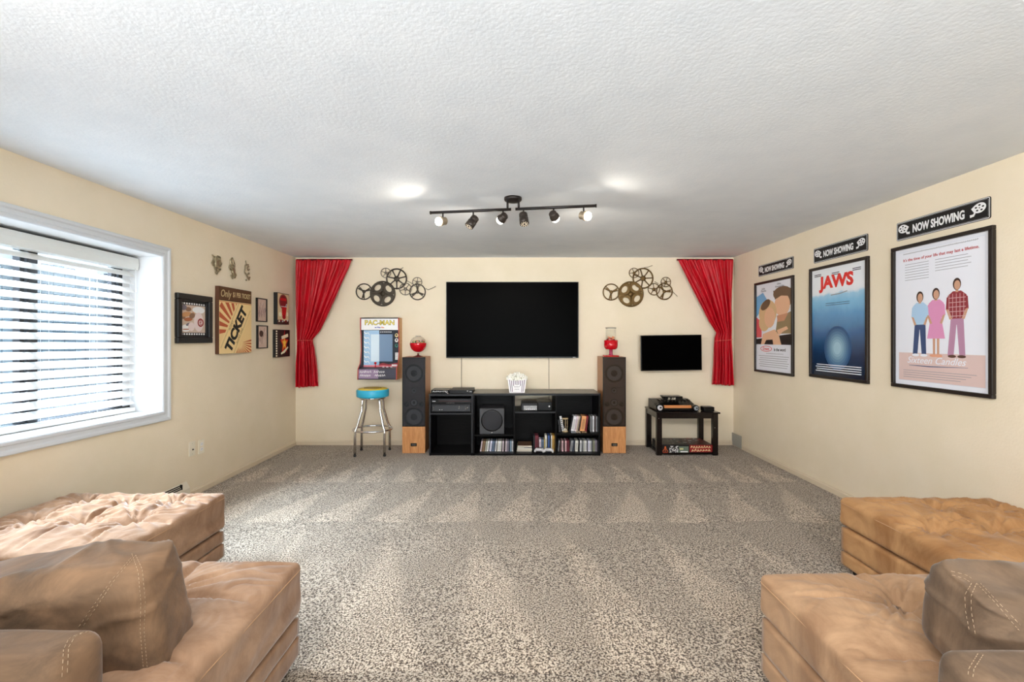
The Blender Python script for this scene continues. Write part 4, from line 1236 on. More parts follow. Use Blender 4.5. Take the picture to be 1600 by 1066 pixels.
for k, (px, lab) in enumerate(((842.7, 'pale grey game controller beside the magazine pile'), (857.5, 'pale grey game controller nearer the lowest disc cases'))):
    t = thing('game_controller', lab, 'game controller', (X(px, 5.425), 5.425, .0245), math.radians(-12), 'game controllers')
    b = MB()
    vs, fs = soft_box(.045, .030, .018, .015, .006)
    b.add([v + Vector((0, 0, .040)) for v in vs], fs, 0, True).build('body', M_ctrl, t)
    for sx in (-1, 1):
        MB().tube([(sx * .034, 0, .042), (sx * .046, -.012, .028), (sx * .052, -.022, .012)], [.017, .014, .011], 10).build('grip', M_ctrl, t)
        MB().lathe([(0, 0), (.009, 0), (.005, .004), (.005, .010), (.010, .012), (0, .014)], Matrix.Translation((sx * .018, -.008, .054)), 12).build('thumb_stick', M_black, t)
    MB().box(-.007, .007, -.006, .006, .0575, .060).build('guide_button', M_grey_trim, t)

# popcorn bucket decoration
D = 5.52
t = thing('popcorn_bucket', 'white popcorn bucket decoration with thin dark stripes on the long shelf unit top', 'popcorn bucket', (X(807.8, D), D, CT))
k_ = D / F
wb_, wt_, hb_ = 11.8 * k_, 14.6 * k_, 21 * k_
def qt(sx, sy, z): 
    f_ = z / hb_; w_ = wb_ + (wt_ - wb_) * f_
    return (sx * w_, sy * w_ * .55 + 0.0, z)
vs = [qt(-1, -1, 0), qt(1, -1, 0), qt(1, 1, 0), qt(-1, 1, 0), qt(-1, -1, hb_), qt(1, -1, hb_), qt(1, 1, hb_), qt(-1, 1, hb_)]
MB().add(vs, [(3, 2, 1, 0), (4, 5, 6, 7), (0, 1, 5, 4), (1, 2, 6, 5), (2, 3, 7, 6), (3, 0, 4, 7)]).build('carton', mat('carton_white', (246, 242, 244), .45), t)
b = MB()
ny_ = lambda z: -(wb_ + (wt_ - wb_) * z / hb_) * .55 - .0008
for q in range(9):
    f0 = -.80 + q * .20; fw = .040
    lo_ = .06 if q in (0, 1, 7, 8) else .62 if q in (3, 4, 5) else .5
    z0_, z1_ = hb_ * lo_, hb_ * .95
    wl = lambda z: wb_ + (wt_ - wb_) * z / hb_
    b.add([((f0 - fw) * wl(z0_), ny_(z0_), z0_), ((f0 + fw) * wl(z0_), ny_(z0_), z0_), ((f0 + fw) * wl(z1_), ny_(z1_), z1_), ((f0 - fw) * wl(z1_), ny_(z1_), z1_)], [(0, 1, 2, 3)])
b.build('stripe', mat('plum_grey_print', (92, 76, 98), .5), t)
b = MB()
for q, (zz, hw_) in enumerate(((.60, .25), (.44, .40), (.26, .30))):
    scribble(b, -hw_ * wb_, hw_ * wb_, hb_ * zz, .016, 6, 0, 0, 40 + q)
o = b.build('lettering', mat('plum_grey_print', (92, 76, 98), .5), t); o.data.transform(Matrix.Translation((0, ny_(hb_ * .6) - .0012, 0)) @ Rf)
rnd = random.Random(8)
mk = mat('popcorn_white', (250, 248, 238), .6)
mk2 = mat('popcorn_dull', (206, 202, 186), .7)  # every ninth kernel takes this duller tone
import itertools
kern = []
for layer in range(5):
    zc = hb_ - .004 + layer * .018; rr_ = wt_ * (1.02, 1.04, .92, .70, .34)[layer]
    cnt = (26, 24, 18, 11, 4)[layer]
    for q in range(cnt):
        a = 2 * PI * (q + .5 * (layer % 2)) / cnt
        for s_ in ((1.0, .55) if layer < 4 else (.7,)):
            kern.append((rr_ * s_ * math.cos(a), rr_ * s_ * .58 * math.sin(a), zc + rnd.uniform(-.004, .004)))
for i, (x_, y_, z_) in enumerate(kern):
    vs, fs = soft_box(.0125, .0115, .0105, .0105, .006, lambda p, n: p + n * .005 * noise.noise(p * 140 + Vector((i, 0, 0))))
    MB().add(vs, fs, 0, True).build('kernel', mk if i % 9 else mk2, t, loc=(x_, y_, z_), rot=(rnd.random() * 3, rnd.random() * 3, 0))

# ------------------------------------------------------------------ little side table
TX0, TX1, TD0, TD1 = X(1024.5, 5.386), X(1125.5, 5.386), 5.386, 5.86
TX0 = 1.708
tcx, tcy = (TX0 + TX1) / 2, (TD0 + TD1) / 2
t = thing('side_table', 'small dark espresso side table in the corner under the smaller television', 'side table', (tcx, tcy, 0))
hw, hd = (TX1 - TX0) / 2, (TD1 - TD0) / 2
TT = .513
MB().box(-hw, hw, -hd - .006, hd, TT - .018, TT).build('table_top', M_espresso, t, bevel=.004)
for (y0_, y1_) in ((-hd + .012, -hd + .030), (hd - .03, hd - .012)):
    MB().box(-hw + .05, hw - .05, y0_, y1_, TT - .075, TT - .018).build('apron', M_espresso, t)
for (x0_, x1_) in ((-hw + .012, -hw + .030), (hw - .045, hw - .027)):
    MB().box(x0_, x1_, -hd + .05, hd - .05, TT - .075, TT - .018).build('apron', M_espresso, t)
for (sx, sy) in ((-1, -1), (1, -1), (-1, 1), (1, 1)):
    x_ = -hw + .008 if sx < 0 else hw - .022 - .062
    MB().box(x_, x_ + .062, (-hd + .006 if sy < 0 else hd - .06), (-hd + .06 if sy < 0 else hd - .006), 0, TT - .018).build('leg', M_espresso, t, bevel=.003)
MB().box(-hw + .03, hw - .04, -hd + .012, hd - .012, .014, .030).build('lower_shelf', M_espresso, t)
for (x_, z_) in ((-hw + .022, .44), (hw - .072, .33)):
    MB().lathe([(.005, 0), (.004, .002), (0, .002)], Rf @ Matrix.Translation((x_ + .01, z_, hd - .006)), 10).build('bolt', M_steel, t)
# things on it
D = 5.46
x0, x1 = X(1021.5, D), X(1091, D)
t = thing('retro_game_console', 'black retro game console with an orange wood strip on the little side table', 'game console', ((x0 + x1) / 2, D + .0, TT))
w = (x1 - x0) / 2
Mp = lambda a: Matrix(((0, 0, 1, a), (1, 0, 0, 0), (0, 1, 0, 0), (0, 0, 0, 1)))   # (y,z) outline swept along x
MB().prism([(.03, .005), (.34, .005), (.34, .115), (.27, .118), (.12, .085), (.03, .058)], 0, 2 * w * .90, 0, Mp(-w * .86)).build('body', M_black, t, bevel=.003)
MB().prism([(.018, .036), (.05, .036), (.05, .068), (.026, .068)], 0, w * 1.22, 0, Mp(-w * .50)).build('wood_strip', mat('orange_wood_strip', (206, 132, 74), .4), t)
for k in range(9):
    MB().box(-w * .55 + k * .045, -w * .55 + k * .045 + .008, .13, .27, .098, .118).build('ridge', M_espresso, t)
for k, fx_ in enumerate((.36, .46, .60)): MB().lathe([(.008, 0), (.006, .012), (0, .013)], Matrix.Translation((fx_ * w, .24, .112)), 10).build('switch', M_steel, t)
for k, (fx_, lab, r) in enumerate(((-.74, 'black round joystick pad with pale dial at the table corner before the console', .044), (.86, 'black round joystick pad with grey dial, at the console end nearer the glossy cube', .038))):
    tt = thing('joystick_pad', lab, 'joystick', ((x0 + x1) / 2 + fx_ * w + (-.005 if k == 0 else 0), D - .028, TT), 0, None)
    RT = Rf @ Matrix.Translation((0, r + .004, 0))
    MB().lathe([(0, -.045), (r, -.045), (r, 0), (r * .85, .008), (0, .008)], RT, 24).build('housing', M_black, tt)
    MB().lathe([(r * .72, .008), (r * .66, .012), (r * .4, .012), (0, .013)], RT, 20).build('dial', mat('pale_dial' if k == 0 else 'grey_dial', (200, 198, 200) if k == 0 else (140, 146, 150), .35), tt)
    MB().ell(0, 0, r * .32, r * .22, 0).build('dial_print', M_ink, tt).matrix_local = RT @ Matrix.Translation((r * .1, r * .05, .0135))
    MB().box(-r * .9, r * .9, -.004, .045, 0, .006).build('base', M_black, tt)
t = thing('black_console', 'angular black plastic unit sitting on top of the retro console', 'electronic box', (X(1049, 5.60), 5.60, TT + .124))
for sx in (1,):
    MB().prism([(-.118, .045), (.118, .045), (.118, -.004), (-.085, -.004)], -.075, .06, 0, Rf).build('body', M_black, t, bevel=.003)
b = MB()
rnd = random.Random(2)
for k, x_ in enumerate((-.06, -.045, -.015, .005, .02)):
    b.strip([(x_, .004), (x_ + .006, .020), (x_ + .003, .032)], [.006, .009, .004], .0612)
o = b.build('pale_marks', mat('beige_marks', (200, 192, 172), .5), t); o.data.transform(Rf)
t = thing('black_cube', 'small glossy black cube on the end of the little side table', 'box', (X(1106.3, 5.45), 5.47, TT))
vs, fs = soft_box(.064, .055, .029, .008, .012)
MB().add([v + Vector((0, 0, .031)) for v in vs], fs, 0, True).build('shell', M_black, t)
MB().box(-.055, .055, -.0562, -.055, .026, .029).build('groove', M_grey_trim, t)
MB().box(-.05, .05, -.045, .045, 0, .004).build('foot', M_grey_trim, t)
# game boxes on the lower shelf
M_boxk = mat('box_black_print', (24, 22, 24), .4)
DB = 5.415
bx0, bx1, bx2 = X(1033.5, DB), X(1077, DB), X(1113.5, DB)
zt_ = .124; zs_ = .0305
t = thing('board_game_box', 'flat black game box with an orange emblem on the lower shelf of the side table', 'game box', ((bx0 + bx1) / 2, DB, zs_), 0)
w = (bx1 - bx0) / 2 - .001; h = zt_ - zs_
MB().box(-w, w, 0, .36, 0, h).build('box', M_boxk, t, bevel=.002)
b = MB()
k3 = .1126 * DB / F; ux = lambda v: X(990 + v * .1126, DB) - t.location.x; uz = lambda v: Z(600 + v * .1126, DB) - zs_
for q in (-1, 0, 1):
    b.strip([(ux(440 + q * 4), uz(868)), (ux(440 + q * 12), uz(905)), (ux(440 + q * 36), uz(938))], .006, .0008, 0)
b.rect(ux(405), ux(475), uz(962), uz(946), .0008, 3)
rnd = random.Random(6)
for i in range(9):
    for j in range(8):
        if rnd.random() < .56: b.rect(ux(498 + i * 13.5), ux(498 + i * 13.5 + 12), uz(862 + j * 13 + 11), uz(862 + j * 13), .0008, 1)
b.rect(ux(628), ux(762), uz(955), uz(868), .0008, 2)
b.rect(ux(640), ux(690), uz(915), uz(890), .0012, 4); b.rect(ux(650), ux(755), uz(948), uz(934), .0012, 1)
o = b.build('box_print', [mat('orange_print', (226, 110, 56), .5), M_paper, mat('sage_print', (108, 122, 108), .5), mat('rust_print', (190, 70, 44), .5), mat('khaki_print', (206, 204, 150), .5)], t); o.data.transform(Rf)
b = MB()
for k in range(34):
    x_, y_ = rnd.uniform(-w * .95, w * .85), rnd.uniform(.02, .33)
    b.rect(x_, x_ + rnd.uniform(.01, .045), y_, y_ + rnd.uniform(.01, .04), h + .0003 + k * .00002, k % 4)
b.build('lid_print', [mat('olive_print', (104, 104, 84), .5), mat('grey_print', (150, 148, 146), .5), mat('brown_red_print', (120, 62, 44), .5), M_ink], t)
t = thing('board_game_box', 'flat red game box with cream lettering on the small table shelf', 'game box', ((bx1 + bx2) / 2, DB, zs_), 0)
w = (bx2 - bx1) / 2 - .001
MB().box(-w, w, 0, .36, 0, h).build('box', mat('dark_maroon_box', (60, 18, 18), .4), t, bevel=.002)
o = MB().rect(-w + .003, w - .003, h * .06, h * .94, .0008).build('box_print', mat('crimson_print2', (150, 34, 36), .5), t); o.data.transform(Rf)
b = MB(); scribble(b, -w * .88, w * .88, h * .70, h * .36, 8, .0022, 0, 51); scribble(b, -w * .80, w * .85, h * .28, h * .34, 7, .0022, 0, 52)
o = b.build('lettering', mat('cream_letters', (240, 222, 170), .5), t); o.data.transform(Rf)
b = MB()
for k in range(16):
    x_, y_ = rnd.uniform(-w * .9, w * .6), rnd.uniform(.02, .33)
    b.rect(x_, x_ + rnd.uniform(.01, .05), y_, y_ + rnd.uniform(.01, .04), h + .0003 + k * .00002, k % 3)
b.build('lid_print', [mat('crimson_print2', (150, 34, 36), .5), mat('silver_print', (176, 178, 182), .4), M_ink], t)

# ------------------------------------------------------------------ poster wall
M_frame = mat('dark_brown_frame', (34, 26, 22), .35)
M_frame_e = mat('bronze_brown_edge', (74, 54, 38), .35)
M_posterwhite = mat('poster_paper', (236, 238, 246), .35)
def poster(label, px0, px1, z0, z1):
    y0_, y1_ = yr(px0), yr(px1)
    w, h = y0_ - y1_, z1 - z0
    M = wallM('R', y0_, z0)
    t = thing('framed_poster', label, 'framed poster', M=M)
    fw = .026
    for (a0, a1, c0_, c1_) in ((0, w, 0, fw), (0, w, h - fw, h), (0, fw, fw, h - fw), (w - fw, w, fw, h - fw)):
        MB().box(a0, a1, c0_, c1_, .001, .027).build('frame_rail', M_frame, t, bevel=.004)
    MB().box(.01, w - .01, .01, h - .01, .001, .008).build('backing', M_ink, t)
    return t, w, h, fw
# poster of a couple: plain generic composition
t, w, h, fw = poster('framed poster of peach, brown and blue shapes over a white caption, nearest the curtained corner', 1181.5, 1242, 1.001, 2.036)
iw, ih = w - 2 * fw, h - 2 * fw
P = lambda u, v: (fw + iw * u, fw + ih * v)
def blob(b, u, v, ru, rv, z, mi, rot=0, n=20): 
    x, y = P(u, v); b.ell(x, y, ru * iw, rv * ih, z, mi, n, rot)
def quad(b, u0, u1, v0, v1, z, mi):
    b.rect(fw + iw * u0, fw + iw * u1, fw + ih * v0, fw + ih * v1, z, mi)
def pg(b, pts, z, mi): b.flat([P(*p) for p in pts], z, mi)
cols = [M_posterwhite, mat('poster_blue', (120, 178, 222), .4), mat('poster_peach', (234, 186, 150), .4), mat('poster_hair_brown', (112, 88, 66), .4), mat('poster_blonde', (220, 184, 136), .4), mat('poster_black', (26, 20, 22), .4), mat('poster_olive', (150, 128, 92), .4), mat('poster_grey_ink', (140, 140, 146), .4), mat('poster_pink', (226, 90, 96), .4), mat('poster_shadow_skin', (206, 146, 112), .4)]
b = MB()
quad(b, 0, 1, 0, 1, .009, 0)
pg(b, [(0, .62), (.34, .80), (.20, .90), (0, .86)], .0095, 1)
pg(b, [(0, .38), (.0, .62), (.16, .56), (.16, .38)], .0095, 8)
pg(b, [(0, .30), (1, .30), (1, .42), (0, .36)], .0097, 5)
pg(b, [(.56, .42), (1, .42), (1, .66), (.62, .60)], .0099, 6)
pg(b, [(.14, .30), (.72, .30), (.66, .40), (.54, .47), (.20, .42)], .0101, 2)
pg(b, [(.24, .30), (.50, .30), (.48, .355), (.30, .35)], .0103, 5)
blob(b, .74, .86, .24, .075, .0103, 3); blob(b, .90, .80, .10, .09, .0103, 3)
blob(b, .74, .735, .205, .125, .0105, 2)
pg(b, [(.50, .90), (.98, .90), (.92, .82), (.72, .835), (.55, .80)], .0107, 3)
pg(b, [(.60, .62), (.90, .64), (.80, .56), (.62, .55)], .0105, 9)
blob(b, .34, .66, .26, .15, .0107, 4); blob(b, .24, .55, .16, .10, .0107, 4)
blob(b, .40, .605, .155, .115, .0109, 2)
blob(b, .28, .755, .15, .05, .0111, 3, .4)
pg(b, [(.60, .46), (.86, .50), (.90, .47), (.76, .44), (.66, .40)], .0111, 2)
quad(b, 0, 1, 0, .295, .0115, 0)
for i in range(6): quad(b, .08 + .03 * (i % 2), .92 - .02 * (i % 3), .165 - i * .024, .170 - i * .024, .0119, 7)
quad(b, .30, .78, .195, .199, .0119, 7)
x_, y_ = P(.30, .25); b.ell(x_, y_, iw * .17, ih * .034, .0118, 8, 24); b.ell(x_, y_, iw * .15, ih * .027, .0120, 0, 24)
b.build('poster_print', cols, t)
x_, y_ = P(.29, .250); text('poster_lettering', 'Grease', .046, cols[8], t, x_, y_, .0124, 1.0, shear=.25, bold=.001)
x_, y_ = P(.68, .243); text('poster_lettering', 'is the word', .046, M_ink, t, x_, y_, .0120, 1.0, bold=.0008)
for (u, v, s_, sz) in ((.22, .945, 'John', .034), (.22, .918, 'Travolta', .032), (.66, .968, 'Olivia', .032), (.68, .940, 'Newton-John', .030)):
    x_, y_ = P(u, v); text('poster_lettering', s_, sz, cols[7], t, x_, y_, .0122)
# sea poster: plain bands of water with a pale patch of light
t, w, h, fw = poster('framed poster with red title over deep blue water, between the other two posters', 1267.8, 1360, 1.024, 2.056)
iw, ih = w - 2 * fw, h - 2 * fw
def sea_mat():
    m = mat('sea_print', (40, 90, 150), .18, spec=.7)
    tc = nd(m, 'ShaderNodeTexCoord'); sp = nd(m, 'ShaderNodeSeparateXYZ'); lk(m, tc.outputs['Generated'], sp.inputs[0])
    nz = nd(m, 'ShaderNodeTexNoise'); nz.inputs['Scale'].default_value = 5; nz.inputs['Detail'].default_value = 5; lk(m, tc.outputs['Generated'], nz.inputs['Vector'])
    a = nd(m, 'ShaderNodeMath', operation='MULTIPLY_ADD'); lk(m, nz.outputs[0], a.inputs[0]); a.inputs[1].default_value = .10; lk(m, sp.outputs['Y'], a.inputs[2])
    r = nd(m, 'ShaderNodeValToRGB'); lk(m, a.outputs[0], r.inputs[0])
    e = r.color_ramp.elements
    e[0].position = .05; e[0].color = lin((12, 26, 46))
    e[1].position = .86; e[1].color = lin((236, 240, 246))
    for p_, c_ in ((.25, (22, 52, 88)), (.45, (46, 96, 146)), (.62, (86, 148, 196)), (.74, (130, 188, 224)), (.79, (156, 204, 232)), (.815, (228, 236, 244))):
        k = e.new(p_); k.color = lin(c_)
    lk(m, r.outputs[0], bsdf(m).inputs['Base Color'])
    return m
MB().rect(fw, w - fw, fw, h - fw, .009).build('poster_print', sea_mat(), t)
cs_ = [mat('poster_sea_pale', (170, 206, 226), .4), mat('poster_sea_mid', (92, 140, 176), .4), mat('poster_ink_navy', (20, 32, 52), .4), mat('poster_rust', (150, 92, 64), .4), M_posterwhite, mat('poster_grey_ink', (140, 140, 146), .4)] + [mat('poster_glow_%s' % 'abcdefg'[q], (44 + 20 * q, 84 + 19 * q, 128 + 14 * q), .3) for q in range(7)]
b = MB()
for q in range(7):
    f_ = 1 - q * .12
    blob(b, .50, .26, .25 * f_, .20 * f_, .0093 + q * .0001, 6 + q, n=28)
b.strip([P(.38, .745), P(.55, .75), P(.68, .765)], .008, .0097, 5)
for i in range(4): quad(b, .10 - .02 * (i % 2), .92, .098 - i * .020, .106 - i * .020, .0106, 4)
for i in range(2): quad(b, .28, .72, .67 - i * .018, .674 - i * .018, .0097, 2)
for (u, v) in ((.12, .955), (.12, .94), (.47, .945), (.47, .93), (.84, .95), (.84, .935)): quad(b, u - .07, u + .07, v - .004, v + .003, .0097, 2)
b.build('artwork_print', cs_, t)
x_, y_ = P(.48, .865); text('poster_lettering', 'JAWS', .150, mat('poster_red', (222, 52, 46), .4), t, x_, y_, .0100, 1.12, bold=.007)
# three standing figures on white
t, w, h, fw = poster('largest framed poster with three standing figures on white, farthest from the curtained corner', 1397, 1557.5, 1.031, 2.069)
iw, ih = w - 2 * fw, h - 2 * fw
cs_ = [M_posterwhite, mat('poster_floor_pink', (222, 196, 190), .4), mat('poster_sky_shirt', (176, 208, 236), .4), mat('poster_jeans', (62, 80, 120), .4), mat('poster_rose_dress', (222, 150, 190), .4), mat('poster_skin', (206, 160, 132), .4), mat('poster_hair_dark', (58, 36, 30), .4), mat('poster_plaid', (146, 52, 60), .4), mat('poster_mauve_trouser', (186, 140, 168), .4), mat('poster_shoe', (92, 62, 50), .4), mat('poster_grey_ink', (140, 140, 146), .4), mat('poster_plaid_line', (214, 178, 178), .4), mat('poster_apricot', (228, 164, 132), .4), mat('poster_border', (216, 222, 236), .4)]
b = MB()
quad(b, 0, 1, 0, 1, .009, 0)
quad(b, .04, .96, .03, .98, .0092, 13); quad(b, .043, .957, .033, .977, .0094, 0)
quad(b, .043, .957, .033, .235, .0096, 1)
z = .0098
def fig(x, top, s, hair, skin, shirt, legs, shoe, lean=0.0, skirt=False, wd=1.0):
    foot = .215
    H = top - foot
    u = lambda f_: x + lean * (1 - f_)
    y = lambda f_: foot + H * f_
    q = .034 * wd
    # legs
    lt = .50
    if skirt:
        for d_ in (-.022, .022): pg(b, [(u(0) + d_ - .012, y(.02)), (u(0) + d_ + .012, y(.02)), (u(.3) + d_ + .014, y(.34)), (u(.3) + d_ - .014, y(.34))], z, skin)
        pg(b, [(u(.3) - .098, y(.27)), (u(.3) + .095, y(.27)), (u(.6) + .052, y(.62)), (u(.6) - .055, y(.62))], z + .0002, legs)
    else:
        pg(b, [(u(0) - .085 * wd + lean * .6, y(.02)), (u(0) - .030 * wd + lean * .6, y(.02)), (u(.5) + .0, y(lt)), (u(.5) - .062, y(lt))], z, legs)
        pg(b, [(u(0) + .020 * wd, y(.02)), (u(0) + .072 * wd, y(.02)), (u(.5) + .064, y(lt)), (u(.5) - .006, y(lt))], z + .0001, legs)
        pg(b, [(u(.4) - .062, y(.42)), (u(.4) + .066, y(.42)), (u(.5) + .062, y(.54)), (u(.5) - .058, y(.54))], z + .0002, legs)
    # feet
    for d_ in (-.05, .045): blob(b, u(0) + d_ * (.6 if skirt else 1) + (lean * .6 if d_ < 0 and not skirt else 0), y(.012), .042, .010, z + .0003, shoe)
    # torso and arms
    t0 = .50 if not skirt else .58
    pg(b, [(u(.5) - .066 * wd, y(t0)), (u(.5) + .068 * wd, y(t0)), (u(.84) + .082 * wd, y(.80)), (u(.84) + .040, y(.855)), (u(.84) - .040, y(.855)), (u(.84) - .082 * wd, y(.80))], z + .0004, shirt)
    for sd in (-1, 1):
        pg(b, [(u(.8) + sd * .060 * wd, y(.80)), (u(.8) + sd * .092 * wd, y(.78)), (u(.6) + sd * .100 * wd, y(.62)), (u(.6) + sd * .070 * wd, y(.61))][::-sd], z + .0003, shirt)
        pg(b, [(u(.6) + sd * .098 * wd, y(.63)), (u(.6) + sd * .074 * wd, y(.62)), (u(.5) + sd * .040 * wd, y(.50)), (u(.5) + sd * .066 * wd, y(.49))][::-sd], z + .0006, skin)
    # neck and head
    pg(b, [(u(.86) - .014, y(.84)), (u(.86) + .014, y(.84)), (u(.9) + .013, y(.89)), (u(.9) - .013, y(.89))], z + .0005, skin)
    blob(b, u(.95), y(.945), .040, .040, z + .0006, hair)
    blob(b, u(.95) + .003, y(.932), .030, .031, z + .0008, skin)
fig(.30, .660, 1, 6, 5, 2, 3, 0)
fig(.48, .672, 1, 6, 5, 4, 4, 12, skirt=True)
fig(.695, .725, 1.1, 6, 5, 7, 8, 9, wd=1.12)
for i in range(5): quad(b, .615 + i * .036, .620 + i * .036, .475, .635, z + .0009, 11)
for i in range(5): quad(b, .612, .782, .485 + i * .030, .489 + i * .030, z + .0010, 11)
for i in range(7):
    quad(b, .12, .40, .880 - i * .019, .883 - i * .019, z, 10)
    if i < 5: quad(b, .47, .80 + .03 * (i % 2), .880 - i * .019, .883 - i * .019, z, 10)
for i in range(4): quad(b, .10, .88 - .05 * i, .105 - i * .016, .108 - i * .016, z, 10)
b.strip([P(.17, .145), P(.40, .142), P(.80, .150)], [.003, .007, .002], z, 3)
b.build('poster_print', cs_, t)
b = MB(); scribble(b, fw + iw * .10, fw + iw * .90, fw + ih * .962, .010, 44, z, 0, 61); b.build('poster_lettering', mat('poster_grey_ink', (140, 140, 146), .4), t)
x_, y_ = P(.50, .915); text('poster_lettering', "It's the time of your life that may last a lifetime.", .0285, mat('poster_crimson', (178, 44, 52), .4), t, x_, y_, z, bold=.0004)
x_, y_ = P(.46, .182); text('poster_lettering', 'Sixteen Candles', .066, M_posterwhite, t, x_, y_, z + .0004, 1.0, shear=.35)

# now showing signs
def sign(label, px0, px1, z0, z1, k):
    y0_, y1_ = yr(px0), yr(px1)
    w, h = y0_ - y1_, z1 - z0
    M = wallM('R', y0_, z0)
    t = thing('showing_sign', label, 'sign', M=M, group='signs above the posters')
    pts = [(p[0] + w / 2, p[1] + h / 2) for p in rrect(w / 2, h / 2, .012, 0, 4)]
    MB().prism(pts, .001, .006).build('plate', M_ink, t)
    b = MB()
    def ring_(ins, wd_, z):
        o_ = [(p[0] + w / 2, p[1] + h / 2) for p in rrect(w / 2 - ins, h / 2 - ins, .010, 0, 4)]
        i_ = [(p[0] + w / 2, p[1] + h / 2) for p in rrect(w / 2 - ins - wd_, h / 2 - ins - wd_, .008, 0, 4)]
        n = len(o_)
        for q in range(n): b.flat([o_[q], o_[(q + 1) % n], i_[(q + 1) % n], i_[q]], z)
    ring_(.003, .0035, .0064)
    b.build('border', M_paper, t)
    b = MB()
    x_ = .014
    while x_ < w - .014:
        for y_ in (.0105, h - .0125): b.rect(x_, x_ + .004, y_, y_ + .002, .0064)
        x_ += .008
    y_ = .018
    while y_ < h - .016:
        for x_ in (.0105, w - .0125): b.rect(x_, x_ + .002, y_, y_ + .004, .0064)
        y_ += .008
    b.build('dotted_border', M_paper, t)
    # reels with a curl of film at either end
    for (cx_, sgn) in ((.056, 1), (w - .064, -1)):
        b = MB()
        cy_ = h * .60
        rx_, ry_ = .040, .031
        b.ell(cx_, cy_, rx_, ry_, .0066, 0, 26, .15 * -sgn)
        for q in range(5):
            g = 2 * PI * q / 5 + .3
            b.ell(cx_ + rx_ * .56 * math.cos(g), cy_ + ry_ * .56 * math.sin(g), rx_ * .19, ry_ * .17, .0070, 1, 10)
        b.ell(cx_, cy_, rx_ * .10, ry_ * .12, .0070, 1, 8)
        s_ = sgn
        b.strip([(cx_ + s_ * .024, cy_ + .020), (cx_ + s_ * .044, cy_ + .004), (cx_ + s_ * .026, cy_ - .022), (cx_ + s_ * .036, cy_ - .038), (cx_ + s_ * .058, cy_ - .040)], [.008, .014, .013, .016, .018], .0068, 0)
        b.build('reel_emblem', [M_paper, M_ink], t)
    text('lettering', 'NOW SHOWING', .078, M_paper, t, w * .485, h * .46, .0066, fit=w * .56, bold=.0028)
    return t
sign('black marquee style sign above the peach and brown poster', 1185.9, 1240.3, 2.107, 2.233, .7)
sign('black marquee style sign above the blue water poster', 1272.4, 1356.8, 2.103, 2.242, .85)
sign('black marquee style sign above the poster with three figures', 1402.2, 1549.2, 2.116, 2.250, 1)

# grey register low in the far corner
M = wallM('R', yr(1145.5), 0)
w = yr(1145.5) - yr(1160.5)
t = thing('wall_register', 'grey metal return register low on the poster wall by the corner', 'register', M=M)
MB().box(.004, w, .008, .165, .0145, .020).build('plate', mat('warm_grey_metal', (168, 166, 158), .5), t, bevel=.002)
for k in range(7): MB().box(.02, w - .02, .028 + k * .018, .031 + k * .018, .020, .0225).build('louvre', mat('warm_grey_metal', (168, 166, 158), .5), t)

# ------------------------------------------------------------------ picture wall
def canvas(name, label, cat, px0, y1_, z0, z1, dpt):
    y0_ = yl(px0)
    M = wallM('L', y0_, z0)
    return thing(name, label, cat, M=M), y1_ - y0_, z1 - z0
M_bframe = mat('black_frame', (24, 24, 25), .4)
t, w, h = canvas('framed_picture', 'black framed food picture bordered by film strip holes, beside the window', 'framed picture', 272.2, 4.236, 1.349, 1.775, .03)
fw = .050
for (a0, a1, c0_, c1_) in ((0, w, 0, fw), (0, w, h - fw, h), (0, fw, fw, h - fw), (w - fw, w, fw, h - fw)):
    MB().box(a0, a1, c0_, c1_, .001, .034).build('frame_rail', M_bframe, t, bevel=.006)
for (a0, a1, c0_, c1_) in ((fw, w - fw, fw, fw + .014), (fw, w - fw, h - fw - .014, h - fw), (fw, fw + .014, fw, h - fw), (w - fw - .014, w - fw, fw, h - fw)):
    MB().box(a0, a1, c0_, c1_, .001, .020).build('inner_rail', M_bframe, t, bevel=.002)
b = MB()
b.rect(fw, w - fw, fw, h - fw, .004, 0)
i0, i1, j0, j1 = .066, w - .066, .068, h - .068
b.rect(i0, i1, j0 + .024, j1 - .026, .0050, 1)
for k in range(10):
    xx = i0 + (i1 - i0) * (k + .15) / 10
    b.rect(xx, xx + (i1 - i0) * .06, j0 + .004, j0 + .019, .0050, 2); b.rect(xx, xx + (i1 - i0) * .06, j1 - .021, j1 - .006, .0050, 2)
rnd = random.Random(15)
W_, H_ = i1 - i0, j1 - j0 - .05
def sp_(u, v): return (i0 + W_ * u, j0 + .024 + H_ * v)
for (u, v, ru, rv, c, r_) in ((.12, .90, .14, .10, 3, .4), (.30, .85, .12, .08, 4, 0), (.22, .66, .20, .09, 5, .5), (.10, .56, .09, .08, 4, 0), (.45, .62, .12, .10, 4, 1), (.30, .48, .17, .07, 6, .3), (.72, .84, .26, .13, 2, 0), (.66, .76, .20, .04, 5, .2), (.72, .40, .20, .36, 7, 0), (.80, .38, .13, .16, 8, 0), (.80, .38, .08, .10, 7, 0), (.20, .16, .18, .13, 2, 0), (.42, .22, .13, .16, 7, .6), (.30, .30, .10, .05, 3, .8), (.22, .12, .16, .02, 6, .1)):
    x_, y_ = sp_(u, v); b.ell(x_, y_, min(ru, u, 1 - u) * W_, min(rv, v + .02, 1.02 - v) * H_, .0052 + .00018 * rnd.random() + .0004 * (c == 8) + .0002 * (c == 7) + (.0006 if ru == .08 else 0), c, 18, r_ * .3)
b.build('picture_print', [M_ink, mat('print_tan', (206, 184, 166), .5), M_paper, mat('print_slate', (120, 112, 124), .5), mat('print_brown', (140, 104, 80), .5), mat('print_honey', (206, 150, 100), .5), mat('print_rust', (176, 104, 66), .5), mat('print_blush', (232, 214, 212), .5), mat('print_brick', (150, 44, 40), .5)], t)
